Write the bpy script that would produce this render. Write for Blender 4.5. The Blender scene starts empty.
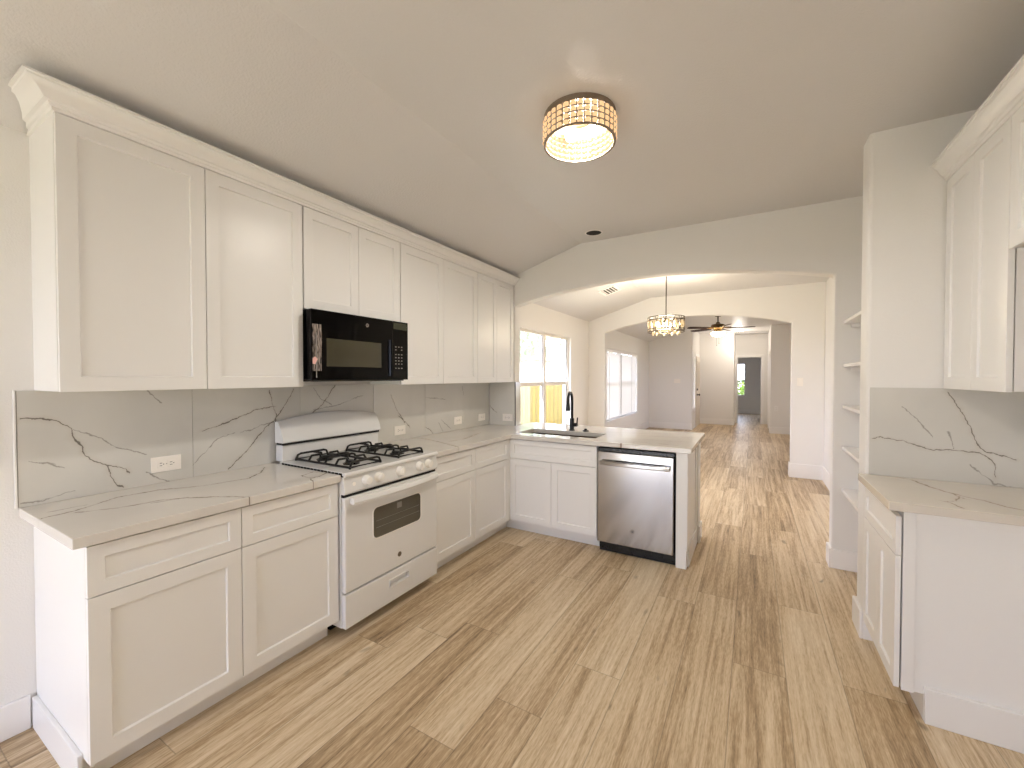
import bpy, bmesh, math, random
from mathutils import Vector, Matrix
random.seed(7)
sc = bpy.context.scene
COL = sc.collection
PI = math.pi

# ------------------------------------------------------------------ camera
cam_data = bpy.data.cameras.new('camera')
cam = bpy.data.objects.new('camera', cam_data); COL.objects.link(cam)
_yaw, _pitch, _roll, _f = -0.5249, -0.0176, 0.0003, 416.0
fw = Vector((math.sin(_yaw)*math.cos(_pitch), math.cos(_yaw)*math.cos(_pitch), math.sin(_pitch)))
rt = Vector((math.cos(_yaw), -math.sin(_yaw), 0)); up = rt.cross(fw)
r2 = rt*math.cos(_roll) + up*math.sin(_roll); u2 = up*math.cos(_roll) - rt*math.sin(_roll)
cam.matrix_world = Matrix(((r2.x, u2.x, -fw.x, 2.5736), (r2.y, u2.y, -fw.y, 0), (r2.z, u2.z, -fw.z, 1.4471), (0, 0, 0, 1)))
cam_data.sensor_width = 36; cam_data.lens = 36*_f/1024; cam_data.clip_start = 0.02; cam_data.clip_end = 200
sc.camera = cam

# ------------------------------------------------------------------ world, view, light
SKY = 12.0
w = bpy.data.worlds.new('sky'); sc.world = w; w.use_nodes = True
bg = w.node_tree.nodes['Background']
bg.inputs['Color'].default_value = (0.85, 0.885, 1.17, 1); bg.inputs['Strength'].default_value = SKY
sc.view_settings.view_transform = 'Standard'; sc.view_settings.look = 'None'
sc.view_settings.gamma = 1; sc.view_settings.use_curve_mapping = False
sc.view_settings.exposure = 0.03
cy = sc.cycles
cy.max_bounces = 12; cy.diffuse_bounces = 7; cy.glossy_bounces = 4; cy.transmission_bounces = 6; cy.transparent_max_bounces = 12
cy.sample_clamp_indirect = 6; cy.caustics_reflective = False; cy.caustics_refractive = False
cy.use_denoising = True

def portal(name, loc, direction, sx, sy):
    l = bpy.data.lights.new(name, 'AREA'); l.shape = 'RECTANGLE'; l.size = sx; l.size_y = sy
    l.cycles.is_portal = True
    o = bpy.data.objects.new(name, l); COL.objects.link(o); o.location = loc
    o.rotation_euler = Vector(direction).to_track_quat('-Z', 'Y').to_euler()
portal('daylight_patio_door', (.95, -2.72, 1.07), (0, 1, 0), 1.7, 2.14)
portal('daylight_dining_window', (-.15, 5.46, 1.34), (1, 0, 0), 1.5, 1.8)
portal('daylight_living_window', (-.15, 9.42, 1.28), (1, 0, 0), 1.5, 2.85)
portal('fill_added_side_window', (3.60, 9.75, 1.5), (-1, 0, 0), 1.3, 1.2)  # portal at the added, unseen side window
portal('daylight_bedroom_window', (1.94, 18.86, 1.33), (0, -1, 0), 0.78, 1.27)

sun_data = bpy.data.lights.new('sun', 'SUN'); sun_data.energy = 26; sun_data.angle = .02; sun_data.color = (.82, .93, 1.16)
sun = bpy.data.objects.new('sun', sun_data); COL.objects.link(sun); sun.location = (0, -20, 20)
sun.rotation_euler = Vector((.12, .75, -.66)).to_track_quat('-Z', 'Y').to_euler()

def lamp(name, loc, power, color, size=.05):
    l = bpy.data.lights.new(name, 'POINT'); l.energy = power; l.color = color; l.shadow_soft_size = size
    o = bpy.data.objects.new(name, l); COL.objects.link(o); o.location = loc
    return o
WARM = (1.0, .945, .85)

# ------------------------------------------------------------------ materials
def lin(h):
    h = h.lstrip('#'); o = []
    for i in (0, 2, 4):
        c = int(h[i:i+2], 16)/255
        o.append(c/12.92 if c <= .04045 else ((c+.055)/1.055)**2.4)
    return (*o, 1)
def mat(name, color, rough=.5, metal=0, bump=0, bscale=60, coat=0, spec=.5, trans=0, emit=None, estr=0):
    m = bpy.data.materials.new(name); m.use_nodes = True
    nt = m.node_tree; b = nt.nodes['Principled BSDF']
    b.inputs['Base Color'].default_value = lin(color) if isinstance(color, str) else (*color, 1)
    b.inputs['Roughness'].default_value = rough; b.inputs['Metallic'].default_value = metal
    b.inputs['Coat Weight'].default_value = coat; b.inputs['Coat Roughness'].default_value = .12
    b.inputs['Specular IOR Level'].default_value = spec
    b.inputs['Transmission Weight'].default_value = trans
    if emit: b.inputs['Emission Color'].default_value = lin(emit); b.inputs['Emission Strength'].default_value = estr
    g = nt.nodes.new('ShaderNodeNewGeometry')
    n = nt.nodes.new('ShaderNodeTexNoise'); n.inputs['Scale'].default_value = bscale; n.inputs['Detail'].default_value = 3
    nt.links.new(g.outputs['Position'], n.inputs['Vector'])
    if bump:
        bp = nt.nodes.new('ShaderNodeBump'); bp.inputs['Strength'].default_value = bump; bp.inputs['Distance'].default_value = .004
        nt.links.new(n.outputs['Fac'], bp.inputs['Height']); nt.links.new(bp.outputs['Normal'], b.inputs['Normal'])
    else:
        mr = nt.nodes.new('ShaderNodeMapRange'); mr.inputs['To Min'].default_value = max(0, rough-.03); mr.inputs['To Max'].default_value = rough+.03
        nt.links.new(n.outputs['Fac'], mr.inputs['Value']); nt.links.new(mr.outputs['Result'], b.inputs['Roughness'])
    return m

M = {}
M['wall'] = mat('wall_paint', '#e9e7e4', .62, bump=.30, bscale=170)
M['ceiling'] = mat('ceiling_paint', '#d8d6d5', .45, bump=.45, bscale=95)
M['trim'] = mat('white_trim_paint', '#eeecea', .35)
M['cab'] = mat('cabinet_paint', '#e8e7e5', .33, bump=.03, bscale=30)
M['range'] = mat('white_enamel', '#e3e3e2', .14, coat=.3)
M['knob'] = mat('white_plastic', '#f2efe9', .25)
M['black'] = mat('black_enamel', '#0c0b0a', .28)
M['iron'] = mat('cast_iron', '#0b0a0a', .45)
M['gap'] = mat('black_rubber', '#090808', .7)
M['mblack'] = mat('matte_black_metal', '#0d0c0c', .38)
M['mwblack'] = mat('gloss_black_plastic', '#040303', .10, spec=.12)
M['mwglass'] = mat('dark_door_glass', '#3b3727', .12)
M['ovenglass'] = mat('oven_door_glass', '#5a564c', .12)
M['steel'] = mat('brushed_steel', '#b4b1ad', .14, metal=1)
M['sinksteel'] = mat('sink_steel', '#5e4d3f', .32, metal=1)
M['chrome'] = mat('chrome', '#c8c2b8', .15, metal=1)
M['bronze'] = mat('antique_bronze', '#6b5a45', .35, metal=1)
M['taupe'] = mat('taupe_metal', '#8f8070', .5, metal=.5)
M['nickel'] = mat('brushed_nickel', '#54493d', .35, metal=1)
M['outlet'] = mat('outlet_plastic', '#f4efe8', .3)
M['slot'] = mat('dark_slot', '#3a342e', .6)
M['grey'] = mat('grey_print', '#8f8b84', .5)
M['badge'] = mat('badge_metal', '#9c9890', .25, metal=1)
M['badgedark'] = mat('badge_dark', '#2c2724', .3)
M['vinyl'] = mat('white_vinyl', '#ded9d2', .35)
M['screenframe'] = mat('grey_screen_frame', '#8f8b86', .45)
M['fanwood'] = mat('cherry_fan_blade', '#2b0d0a', .45, spec=.25)
M['tape'] = mat('pink_tape', '#d8a8a0', .5)
M['film'] = mat('streaked_film', '#7d736a', .2)
_n = M['film'].node_tree; _g = _n.nodes.new('ShaderNodeNewGeometry'); _m = _n.nodes.new('ShaderNodeMapping'); _m.inputs['Scale'].default_value = (1, 260, 26)
_t = _n.nodes.new('ShaderNodeTexNoise'); _t.inputs['Scale'].default_value = 1; _t.inputs['Detail'].default_value = 2; _r = _n.nodes.new('ShaderNodeValToRGB')
_r.color_ramp.elements[0].position = .40; _r.color_ramp.elements[0].color = lin('#120d0b'); _r.color_ramp.elements[1].position = .66; _r.color_ramp.elements[1].color = lin('#a2958c')
_n.links.new(_g.outputs['Position'], _m.inputs['Vector']); _n.links.new(_m.outputs[0], _t.inputs['Vector']); _n.links.new(_t.outputs['Fac'], _r.inputs[0])
_n.links.new(_r.outputs[0], _n.nodes['Principled BSDF'].inputs['Base Color'])
M['silver'] = mat('silver_edge', '#c8c4bf', .25, metal=.6)
M['bark'] = mat('bark', '#6a5a4a', .9, bump=.6, bscale=20)
M['ground'] = mat('dry_lawn', '#a89f84', .95, bump=.4, bscale=8)
M['doorpaint'] = mat('door_paint', '#ded5c9', .4)
M['siding'] = mat('neighbour_siding', '#d9d2c8', .8, bump=.2, bscale=12)

def anis():
    m = M['steel']; nt = m.node_tree; b = nt.nodes['Principled BSDF']
    b.inputs['Anisotropic'].default_value = .6; b.inputs['Anisotropic Rotation'].default_value = .25
    t = nt.nodes.new('ShaderNodeTangent'); t.direction_type = 'RADIAL'; t.axis = 'Z'
    nt.links.new(t.outputs['Tangent'], b.inputs['Tangent'])
anis()

def shader_mix(name, color, kind, fac=.5, rough=.2, extra=None):
    """kind: 'glow' translucent + diffuse + gloss; 'glass' thin clear pane"""
    m = bpy.data.materials.new(name); m.use_nodes = True; nt = m.node_tree
    nt.nodes.remove(nt.nodes['Principled BSDF']); out = nt.nodes['Material Output']
    gl = nt.nodes.new('ShaderNodeBsdfGlossy'); gl.inputs['Roughness'].default_value = rough
    fr = nt.nodes.new('ShaderNodeFresnel'); gm = nt.nodes.new('ShaderNodeNewGeometry'); mi = nt.nodes.new('ShaderNodeMapRange')
    mi.inputs['To Min'].default_value = 1.45; mi.inputs['To Max'].default_value = 1/1.45
    nt.links.new(gm.outputs['Backfacing'], mi.inputs['Value']); nt.links.new(mi.outputs['Result'], fr.inputs['IOR'])
    mx2 = nt.nodes.new('ShaderNodeMixShader')
    if kind == 'glass':
        tr = nt.nodes.new('ShaderNodeBsdfTransparent'); tr.inputs['Color'].default_value = lin(color); base = tr.outputs[0]
    else:
        tl = nt.nodes.new('ShaderNodeBsdfTranslucent'); tl.inputs['Color'].default_value = lin(extra or color)
        df = nt.nodes.new('ShaderNodeBsdfDiffuse'); df.inputs['Color'].default_value = lin(color)
        mx = nt.nodes.new('ShaderNodeMixShader'); mx.inputs[0].default_value = fac
        nt.links.new(tl.outputs[0], mx.inputs[1]); nt.links.new(df.outputs[0], mx.inputs[2]); base = mx.outputs[0]
    nt.links.new(fr.outputs[0], mx2.inputs[0]); nt.links.new(base, mx2.inputs[1]); nt.links.new(gl.outputs[0], mx2.inputs[2])
    nt.links.new(mx2.outputs[0], out.inputs[0])
    return m
M['glass'] = shader_mix('window_glass', '#f6f8f6', 'glass', rough=.02)
M['crystal'] = mat('emissive_crystal', '#1c1710', .12, spec=.15, emit='#ffce98', estr=1.1)  # bulb light through the beads put in as emission, for the ceiling halo
M['clearcrystal'] = shader_mix('clear_crystal', '#d2c8b4', 'glow', .25, .06)
M['bowl'] = mat('lit_bowl_glass', '#fff0dc', .3, emit='#ffd79a', estr=22)
M['frost'] = shader_mix('frosted_bowl_glass', '#fff0dc', 'glow', .3, .15)
M['blind'] = shader_mix('white_blind_slat', '#f4f1ec', 'glow', .62, .4, '#cac6c0')
M['leaf'] = shader_mix('pale_leaf', '#a9b49a', 'glow', .6, .5)
M['leafgreen'] = shader_mix('green_leaf', '#7d9a35', 'glow', .5, .5)
M['bulb'] = mat('lit_bulb', '#fff4e0', .4, emit='#ffdfa8', estr=26)
M['candle'] = mat('lit_candle_bulb', '#fff4e0', .4, emit='#ffd9a0', estr=16)
M['led'] = mat('lit_led_disc', '#fff8ee', .4, emit='#fff2dc', estr=8)

# --- wood plank floor
def floor_mat():
    m = bpy.data.materials.new('oak_plank_floor'); m.use_nodes = True; nt = m.node_tree; N = nt.nodes; L = nt.links
    b = N['Principled BSDF']
    g = N.new('ShaderNodeNewGeometry')
    sep = N.new('ShaderNodeSeparateXYZ'); L.new(g.outputs['Position'], sep.inputs[0])
    def math_(op, a, bb=None):
        n = N.new('ShaderNodeMath'); n.operation = op
        for i, v in enumerate((a, bb)):
            if v is None: continue
            if hasattr(v, 'links'): L.new(v, n.inputs[i])
            else: n.inputs[i].default_value = v
        return n.outputs[0]
    PW, PL = .228, 1.52
    u = math_('DIVIDE', math_('ADD', sep.outputs['X'], .012+PW*20), PW)
    row = math_('FLOOR', u); fu = math_('FRACT', u)
    wn = N.new('ShaderNodeTexWhiteNoise'); wn.noise_dimensions = '1D'; L.new(row, wn.inputs['W'])
    v = math_('ADD', math_('DIVIDE', math_('ADD', sep.outputs['Y'], 30), PL), math_('MULTIPLY', wn.outputs['Value'], 5.0))
    pl = math_('FLOOR', v); fv = math_('FRACT', v)
    cb = N.new('ShaderNodeCombineXYZ'); L.new(row, cb.inputs[0]); L.new(pl, cb.inputs[1])
    wn2 = N.new('ShaderNodeTexWhiteNoise'); wn2.noise_dimensions = '2D'; L.new(cb.outputs[0], wn2.inputs['Vector'])
    # grain: stretched noise, offset per plank
    off = N.new('ShaderNodeVectorMath'); off.operation = 'MULTIPLY_ADD'
    L.new(wn2.outputs['Color'], off.inputs[0]); off.inputs[1].default_value = (7, 7, 7); L.new(g.outputs['Position'], off.inputs[2])
    def grain(sx, sy, det, dist):
        mp = N.new('ShaderNodeMapping'); mp.inputs['Scale'].default_value = (sx, sy, 1); L.new(off.outputs[0], mp.inputs['Vector'])
        n = N.new('ShaderNodeTexNoise'); n.inputs['Scale'].default_value = 1; n.inputs['Detail'].default_value = det
        n.inputs['Roughness'].default_value = .62; n.inputs['Distortion'].default_value = dist
        L.new(mp.outputs[0], n.inputs['Vector']); return n.outputs['Fac']
    g1 = grain(15, .55, 4, 1.5); g2 = grain(48, 2.0, 3, .5); g3 = grain(210, 22, 2, .2)
    mixv = math_('ADD', math_('ADD', math_('MULTIPLY', g1, .46), math_('MULTIPLY', g2, .30)), math_('MULTIPLY', g3, .26))
    mixv = math_('ADD', mixv, math_('MULTIPLY', math_('SUBTRACT', wn2.outputs['Value'], .5), .15))
    cr = N.new('ShaderNodeValToRGB'); L.new(mixv, cr.inputs[0])
    e = cr.color_ramp.elements
    e[0].position = .34; e[0].color = lin('#7a6449'); e[1].position = .70; e[1].color = lin('#e3d4bb')
    x = e.new(.46); x.color = lin('#b09776'); x = e.new(.55); x.color = lin('#ccb797')
    # knots
    kn = grain(16, 6, 1, .4)
    kr = N.new('ShaderNodeMapRange'); L.new(kn, kr.inputs[0]); kr.inputs[1].default_value = .72; kr.inputs[2].default_value = .82; kr.inputs[3].default_value = 1; kr.inputs[4].default_value = .55
    # seams
    du = math_('MULTIPLY', math_('MINIMUM', fu, math_('SUBTRACT', 1, fu)), PW)
    dv = math_('MULTIPLY', math_('MINIMUM', fv, math_('SUBTRACT', 1, fv)), PL)
    d = math_('MINIMUM', du, dv)
    sm = N.new('ShaderNodeMapRange'); L.new(d, sm.inputs[0]); sm.inputs[1].default_value = .0006; sm.inputs[2].default_value = .0028; sm.inputs[3].default_value = .62; sm.inputs[4].default_value = 1
    mul = math_('MULTIPLY', sm.outputs[0], kr.outputs[0])
    mx = N.new('ShaderNodeVectorMath'); mx.operation = 'SCALE'; L.new(cr.outputs[0], mx.inputs[0]); L.new(mul, mx.inputs['Scale'])
    L.new(mx.outputs[0], b.inputs['Base Color'])
    b.inputs['Roughness'].default_value = .42; b.inputs['Specular IOR Level'].default_value = .42
    bp = N.new('ShaderNodeBump'); bp.inputs['Strength'].default_value = .18; bp.inputs['Distance'].default_value = .002
    L.new(math_('MULTIPLY', mixv, sm.outputs[0]), bp.inputs['Height']); L.new(bp.outputs[0], b.inputs['Normal'])
    return m
M['floor'] = floor_mat()

# --- veined quartz: veins are polylines in world coordinates, jittered by noise
def seg_group():
    ng = bpy.data.node_groups.new('segment_distance', 'ShaderNodeTree')
    I = ng.interface
    for n in ('P', 'A', 'B'): I.new_socket(n, in_out='INPUT', socket_type='NodeSocketVector')
    I.new_socket('D', in_out='OUTPUT', socket_type='NodeSocketFloat')
    N = ng.nodes; L = ng.links
    gi = N.new('NodeGroupInput'); go = N.new('NodeGroupOutput')
    def vm(op, a, b=None):
        n = N.new('ShaderNodeVectorMath'); n.operation = op; L.new(a, n.inputs[0])
        if b is not None: L.new(b, n.inputs[1])
        return n
    pa = vm('SUBTRACT', gi.outputs['P'], gi.outputs['A']).outputs[0]
    ba = vm('SUBTRACT', gi.outputs['B'], gi.outputs['A']).outputs[0]
    d1 = vm('DOT_PRODUCT', pa, ba).outputs['Value']; d2 = vm('DOT_PRODUCT', ba, ba).outputs['Value']
    dv = N.new('ShaderNodeMath'); dv.operation = 'DIVIDE'; dv.use_clamp = True; L.new(d1, dv.inputs[0]); L.new(d2, dv.inputs[1])
    sc_ = N.new('ShaderNodeVectorMath'); sc_.operation = 'SCALE'; L.new(ba, sc_.inputs[0]); L.new(dv.outputs[0], sc_.inputs['Scale'])
    df = vm('SUBTRACT', pa, sc_.outputs[0]).outputs[0]
    ln = N.new('ShaderNodeVectorMath'); ln.operation = 'LENGTH'; L.new(df, ln.inputs[0])
    L.new(ln.outputs['Value'], go.inputs['D'])
    return ng
SEG = seg_group()
def quartz(name, base, strong, faint, axis, vein='#5f5244', rough=.07, swidth=.0034, cloud='#b8ab9a'):
    """strong / faint: lists of polylines of 2-D points; axis = the constant axis of the slab"""
    m = bpy.data.materials.new(name); m.use_nodes = True; nt = m.node_tree; N = nt.nodes; L = nt.links
    b = N['Principled BSDF']; b.inputs['Roughness'].default_value = rough
    g = N.new('ShaderNodeNewGeometry')
    flat = N.new('ShaderNodeVectorMath'); flat.operation = 'MULTIPLY'
    flat.inputs[1].default_value = {'x': (0, 1, 1), 'y': (1, 0, 1), 'z': (1, 1, 0)}[axis]
    L.new(g.outputs['Position'], flat.inputs[0])
    def noise(scale, det=3):
        n = N.new('ShaderNodeTexNoise'); n.inputs['Scale'].default_value = scale; n.inputs['Detail'].default_value = det
        L.new(flat.outputs[0], n.inputs['Vector']); return n
    cur = flat.outputs[0]
    for scale, amp in ((8, .016), (26, .020), (70, .012)):
        n = noise(scale)
        s = N.new('ShaderNodeVectorMath'); s.operation = 'SUBTRACT'; L.new(n.outputs['Color'], s.inputs[0]); s.inputs[1].default_value = (.5, .5, .5)
        s2 = N.new('ShaderNodeVectorMath'); s2.operation = 'MULTIPLY'; L.new(s.outputs[0], s2.inputs[0])
        k = {'x': (0, amp, amp), 'y': (amp, 0, amp), 'z': (amp, amp, 0)}[axis]; s2.inputs[1].default_value = k
        ad = N.new('ShaderNodeVectorMath'); ad.operation = 'ADD'; L.new(cur, ad.inputs[0]); L.new(s2.outputs[0], ad.inputs[1]); cur = ad.outputs[0]
    def p3(p): return {'x': (0, p[0], p[1]), 'y': (p[0], 0, p[1]), 'z': (p[0], p[1], 0)}[axis]
    def chain(polys):
        acc = None
        for pl in polys:
            for a, bb in zip(pl[:-1], pl[1:]):
                s = N.new('ShaderNodeGroup'); s.node_tree = SEG
                L.new(cur, s.inputs['P']); s.inputs['A'].default_value = p3(a); s.inputs['B'].default_value = p3(bb)
                if acc is None: acc = s.outputs[0]
                else:
                    mn = N.new('ShaderNodeMath'); mn.operation = 'MINIMUM'; L.new(acc, mn.inputs[0]); L.new(s.outputs[0], mn.inputs[1]); acc = mn.outputs[0]
        return acc
    wn = noise(14, 2)
    wr = N.new('ShaderNodeMapRange'); L.new(wn.outputs['Fac'], wr.inputs[0]); wr.inputs[1].default_value = .35; wr.inputs[2].default_value = .70
    wr.inputs[3].default_value = .3; wr.inputs[4].default_value = 1.7
    def mask(d, width, soft):
        dn = N.new('ShaderNodeMath'); dn.operation = 'DIVIDE'; L.new(d, dn.inputs[0]); L.new(wr.outputs[0], dn.inputs[1])
        mr = N.new('ShaderNodeMapRange'); mr.interpolation_type = 'SMOOTHSTEP'; L.new(dn.outputs[0], mr.inputs[0])
        mr.inputs[1].default_value = width*soft; mr.inputs[2].default_value = width; mr.inputs[3].default_value = 1; mr.inputs[4].default_value = 0
        return mr.outputs[0]
    col = None
    # cloudy base
    cl = noise(2.6, 5); cr = N.new('ShaderNodeValToRGB'); L.new(cl.outputs['Fac'], cr.inputs[0])
    cr.color_ramp.elements[0].position = .36; cr.color_ramp.elements[0].color = tuple(a*.93 for a in lin(base)[:3])+(1,)
    cr.color_ramp.elements[1].position = .62; cr.color_ramp.elements[1].color = lin(base)
    col = cr.outputs[0]
    def over(c, mk, fac, color):
        ml = N.new('ShaderNodeMath'); ml.operation = 'MULTIPLY'; L.new(mk, ml.inputs[0]); ml.inputs[1].default_value = fac
        x = N.new('ShaderNodeMix'); x.data_type = 'RGBA'; L.new(ml.outputs[0], x.inputs['Factor']); L.new(c, x.inputs['A']); x.inputs['B'].default_value = lin(color)
        return x.outputs['Result']
    if faint:
        f = chain(faint); col = over(col, mask(f, swidth*1.3, .1), .55, vein)
    if strong:
        s = chain(strong)
        col = over(col, mask(s, swidth*6, 0), .22, cloud)
        col = over(col, mask(s, swidth, .25), .85, vein)
    L.new(col, b.inputs['Base Color'])
    return m

# ------------------------------------------------------------------ builder
class B:
    def __init__(s): s.bm = bmesh.new()
    def quad(s, pts): return s.bm.faces.new([s.bm.verts.new(p) for p in pts])
    def box(s, x0, x1, y0, y1, z0, z1):
        v = [s.bm.verts.new((x, y, z)) for x in (x0, x1) for y in (y0, y1) for z in (z0, z1)]
        for f in ((0, 1, 3, 2), (4, 6, 7, 5), (0, 4, 5, 1), (2, 3, 7, 6), (0, 2, 6, 4), (1, 5, 7, 3)):
            s.bm.faces.new([v[i] for i in f])
        return s
    def grid(s, axis, a0, a1, us, vs, holes=(), keep=None):
        """solid of cells (u,v) extruded along axis a0..a1; holes are rects (u0,u1,v0,v1)"""
        us = sorted(set(round(u, 5) for u in us)); vs = sorted(set(round(v, 5) for v in vs))
        for h in holes:
            us = sorted(set(us) | {u for u in (round(h[0], 5), round(h[1], 5)) if us[0] < u < us[-1]})
            vs = sorted(set(vs) | {v for v in (round(h[2], 5), round(h[3], 5)) if vs[0] < v < vs[-1]})
        def solid(i, j):
            if not (0 <= i < len(us)-1 and 0 <= j < len(vs)-1): return False
            u = (us[i]+us[i+1])/2; v = (vs[j]+vs[j+1])/2
            if keep and not keep(u, v): return False
            return not any(h[0] < u < h[1] and h[2] < v < h[3] for h in holes)
        def P(u, v, a): return {'x': (a, u, v), 'y': (u, a, v), 'z': (u, v, a)}[axis]
        cache = {}
        def V(i, j, k):
            if (i, j, k) not in cache: cache[i, j, k] = s.bm.verts.new(P(us[i], vs[j], (a0, a1)[k]))
            return cache[i, j, k]
        for i in range(len(us)-1):
            for j in range(len(vs)-1):
                if not solid(i, j): continue
                for k in (0, 1): s.bm.faces.new([V(i, j, k), V(i+1, j, k), V(i+1, j+1, k), V(i, j+1, k)])
                for di, dj, a, bb in ((-1, 0, (i, j), (i, j+1)), (1, 0, (i+1, j), (i+1, j+1)), (0, -1, (i, j), (i+1, j)), (0, 1, (i, j+1), (i+1, j+1))):
                    if not solid(i+di, j+dj): s.bm.faces.new([V(*a, 0), V(*bb, 0), V(*bb, 1), V(*a, 1)])
        return s
    def prism(s, pts, axis, a0, a1):
        def P(u, v, a): return {'x': (a, u, v), 'y': (u, a, v), 'z': (u, v, a)}[axis]
        lo = [s.bm.verts.new(P(u, v, a0)) for u, v in pts]; hi = [s.bm.verts.new(P(u, v, a1)) for u, v in pts]
        s.bm.faces.new(lo); s.bm.faces.new(hi)
        for i in range(len(pts)):
            j = (i+1) % len(pts); s.bm.faces.new([lo[i], lo[j], hi[j], hi[i]])
        return s
    def lathe(s, prof, c=(0, 0, 0), axis='z', seg=24):
        rings = []
        for r, h in prof:
            ring = []
            for k in range(seg):
                a = 2*PI*k/seg; u, v = r*math.cos(a), r*math.sin(a)
                p = {'z': (u, v, h), 'x': (h, u, v), 'y': (u, h, v)}[axis]
                ring.append(s.bm.verts.new((c[0]+p[0], c[1]+p[1], c[2]+p[2])))
            rings.append(ring)
        for a, bb in zip(rings[:-1], rings[1:]):
            for k in range(seg):
                s.bm.faces.new([a[k], a[(k+1) % seg], bb[(k+1) % seg], bb[k]])
        for ring in (rings[0], rings[-1]): s.bm.faces.new(ring)
        return s
    def tube(s, pts, r, seg=10, closed=False):
        pts = [Vector(p) for p in pts]; n = len(pts); rings = []; prev = None
        for i, p in enumerate(pts):
            if closed: t = pts[(i+1) % n]-pts[i-1]
            else: t = pts[min(i+1, n-1)]-pts[max(i-1, 0)]
            t.normalize()
            if prev is None:
                ref = Vector((0, 0, 1)) if abs(t.z) < .9 else Vector((1, 0, 0)); nn = t.cross(ref).normalized()
            else: nn = (prev-t*prev.dot(t)).normalized()
            prev = nn; bb = t.cross(nn); rr = r[i] if isinstance(r, (list, tuple)) else r
            rings.append([s.bm.verts.new(p+nn*rr*math.cos(2*PI*k/seg)+bb*rr*math.sin(2*PI*k/seg)) for k in range(seg)])
        for i in range(n if closed else n-1):
            a, c = rings[i], rings[(i+1) % n]
            for k in range(seg): s.bm.faces.new([a[k], a[(k+1) % seg], c[(k+1) % seg], c[k]])
        if not closed: s.bm.faces.new(rings[0]); s.bm.faces.new(rings[-1])
        return s
    def ball(s, c, rx, ry=None, rz=None, u=10, v=7):
        ry = ry or rx; rz = rz or rx
        bmesh.ops.create_uvsphere(s.bm, u_segments=u, v_segments=v, radius=1, matrix=Matrix.Translation(c) @ Matrix.Diagonal((rx, ry, rz, 1)))
        return s
    def shaker(s, axis, sg, pos, u0, u1, v0, v1, t=.019, rail=.057, rec=.009):
        def P(u, v, n): return {'x': (pos+sg*n, u, v), 'y': (u, pos+sg*n, v)}[axis]
        def ring(d, n): return [s.bm.verts.new(P(*q, n)) for q in ((u0+d, v0+d), (u1-d, v0+d), (u1-d, v1-d), (u0+d, v1-d))]
        rs = [ring(0, 0), ring(0, t), ring(rail, t), ring(rail+.003, t-rec)]
        for a, bb in zip(rs[:-1], rs[1:]):
            for k in range(4): s.bm.faces.new([a[k], a[(k+1) % 4], bb[(k+1) % 4], bb[k]])
        s.bm.faces.new(rs[0]); s.bm.faces.new(rs[-1])
        return s
    def done(s, name, m, parent=None, bevel=0, smooth=None, seg=2, **props):
        bmesh.ops.recalc_face_normals(s.bm, faces=s.bm.faces)
        off = Vector((0, 0, 0))
        root = parent
        while root is not None and root.parent is not None: root = root.parent
        if root is not None: off = root.location.copy()
        elif props.get('loc') is not None: off = Vector(props['loc'])
        if off.length: bmesh.ops.translate(s.bm, verts=s.bm.verts, vec=-off)
        me = bpy.data.meshes.new(name); s.bm.to_mesh(me); s.bm.free()
        o = bpy.data.objects.new(name, me); COL.objects.link(o)
        if root is None: o.location = off
        me.materials.append(M[m] if isinstance(m, str) else m)
        if parent is not None: o.parent = parent
        if smooth:
            for p in me.polygons: p.use_smooth = True
            md = o.modifiers.new('edges', 'EDGE_SPLIT'); md.split_angle = math.radians(smooth)
        if bevel:
            md = o.modifiers.new('bevel', 'BEVEL'); md.width = bevel; md.segments = seg; md.limit_method = 'ANGLE'; md.angle_limit = math.radians(40)
            md.harden_normals = False
        for k in ('label', 'category', 'group', 'kind'):
            if props.get(k): o[k] = props[k]
        return o
def box(*a): return B().box(*a)
def thing(name, loc, label, cat, group=None):
    o = bpy.data.objects.new(name, None); COL.objects.link(o); o.location = loc; o.empty_display_size = .1
    o['label'] = label; o['category'] = cat
    if group: o['group'] = group
    return o
def text_obj(name, txt, size, loc, rot, m, parent, extr=.0006):
    c = bpy.data.curves.new(name, 'FONT'); c.body = txt; c.size = size; c.extrude = extr; c.align_x = 'CENTER'; c.align_y = 'CENTER'
    t = bpy.data.objects.new(name, c); COL.objects.link(t)
    bpy.context.view_layer.update()
    me = bpy.data.meshes.new_from_object(t.evaluated_get(bpy.context.evaluated_depsgraph_get()))
    bpy.data.objects.remove(t)
    mt = Matrix.Translation(loc) @ Matrix(rot).to_4x4()
    me.transform(mt)
    root = parent
    while root.parent is not None: root = root.parent
    me.transform(Matrix.Translation(-root.location))
    o = bpy.data.objects.new(name, me); COL.objects.link(o); o.parent = parent
    me.materials.clear(); me.materials.append(M[m])
    return o
RX = ((0, 0, 1), (1, 0, 0), (0, 1, 0))      # text that faces +x (reads along +y)
RY = ((1, 0, 0), (0, 0, -1), (0, 1, 0))     # text that faces -y (reads along +x)
S = dict(kind='structure')

# ------------------------------------------------------------------ room shell
HY0, HY1 = 3.93, 4.05       # wall with the first arch
AY0, AY1 = 7.20, 7.32       # wall with the second arch
XR = 3.74                   # kitchen right wall
XD = 3.44                   # dining right wall
ZF = 2.768; XC = 1.085; ZL = 2.438
def zc(x): return min(ZF, ZL+(ZF-ZL)*x/XC)
box(-.14, XR+.12, -2.75, 19, -.1, 0).done('floor', 'floor', **S)

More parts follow.
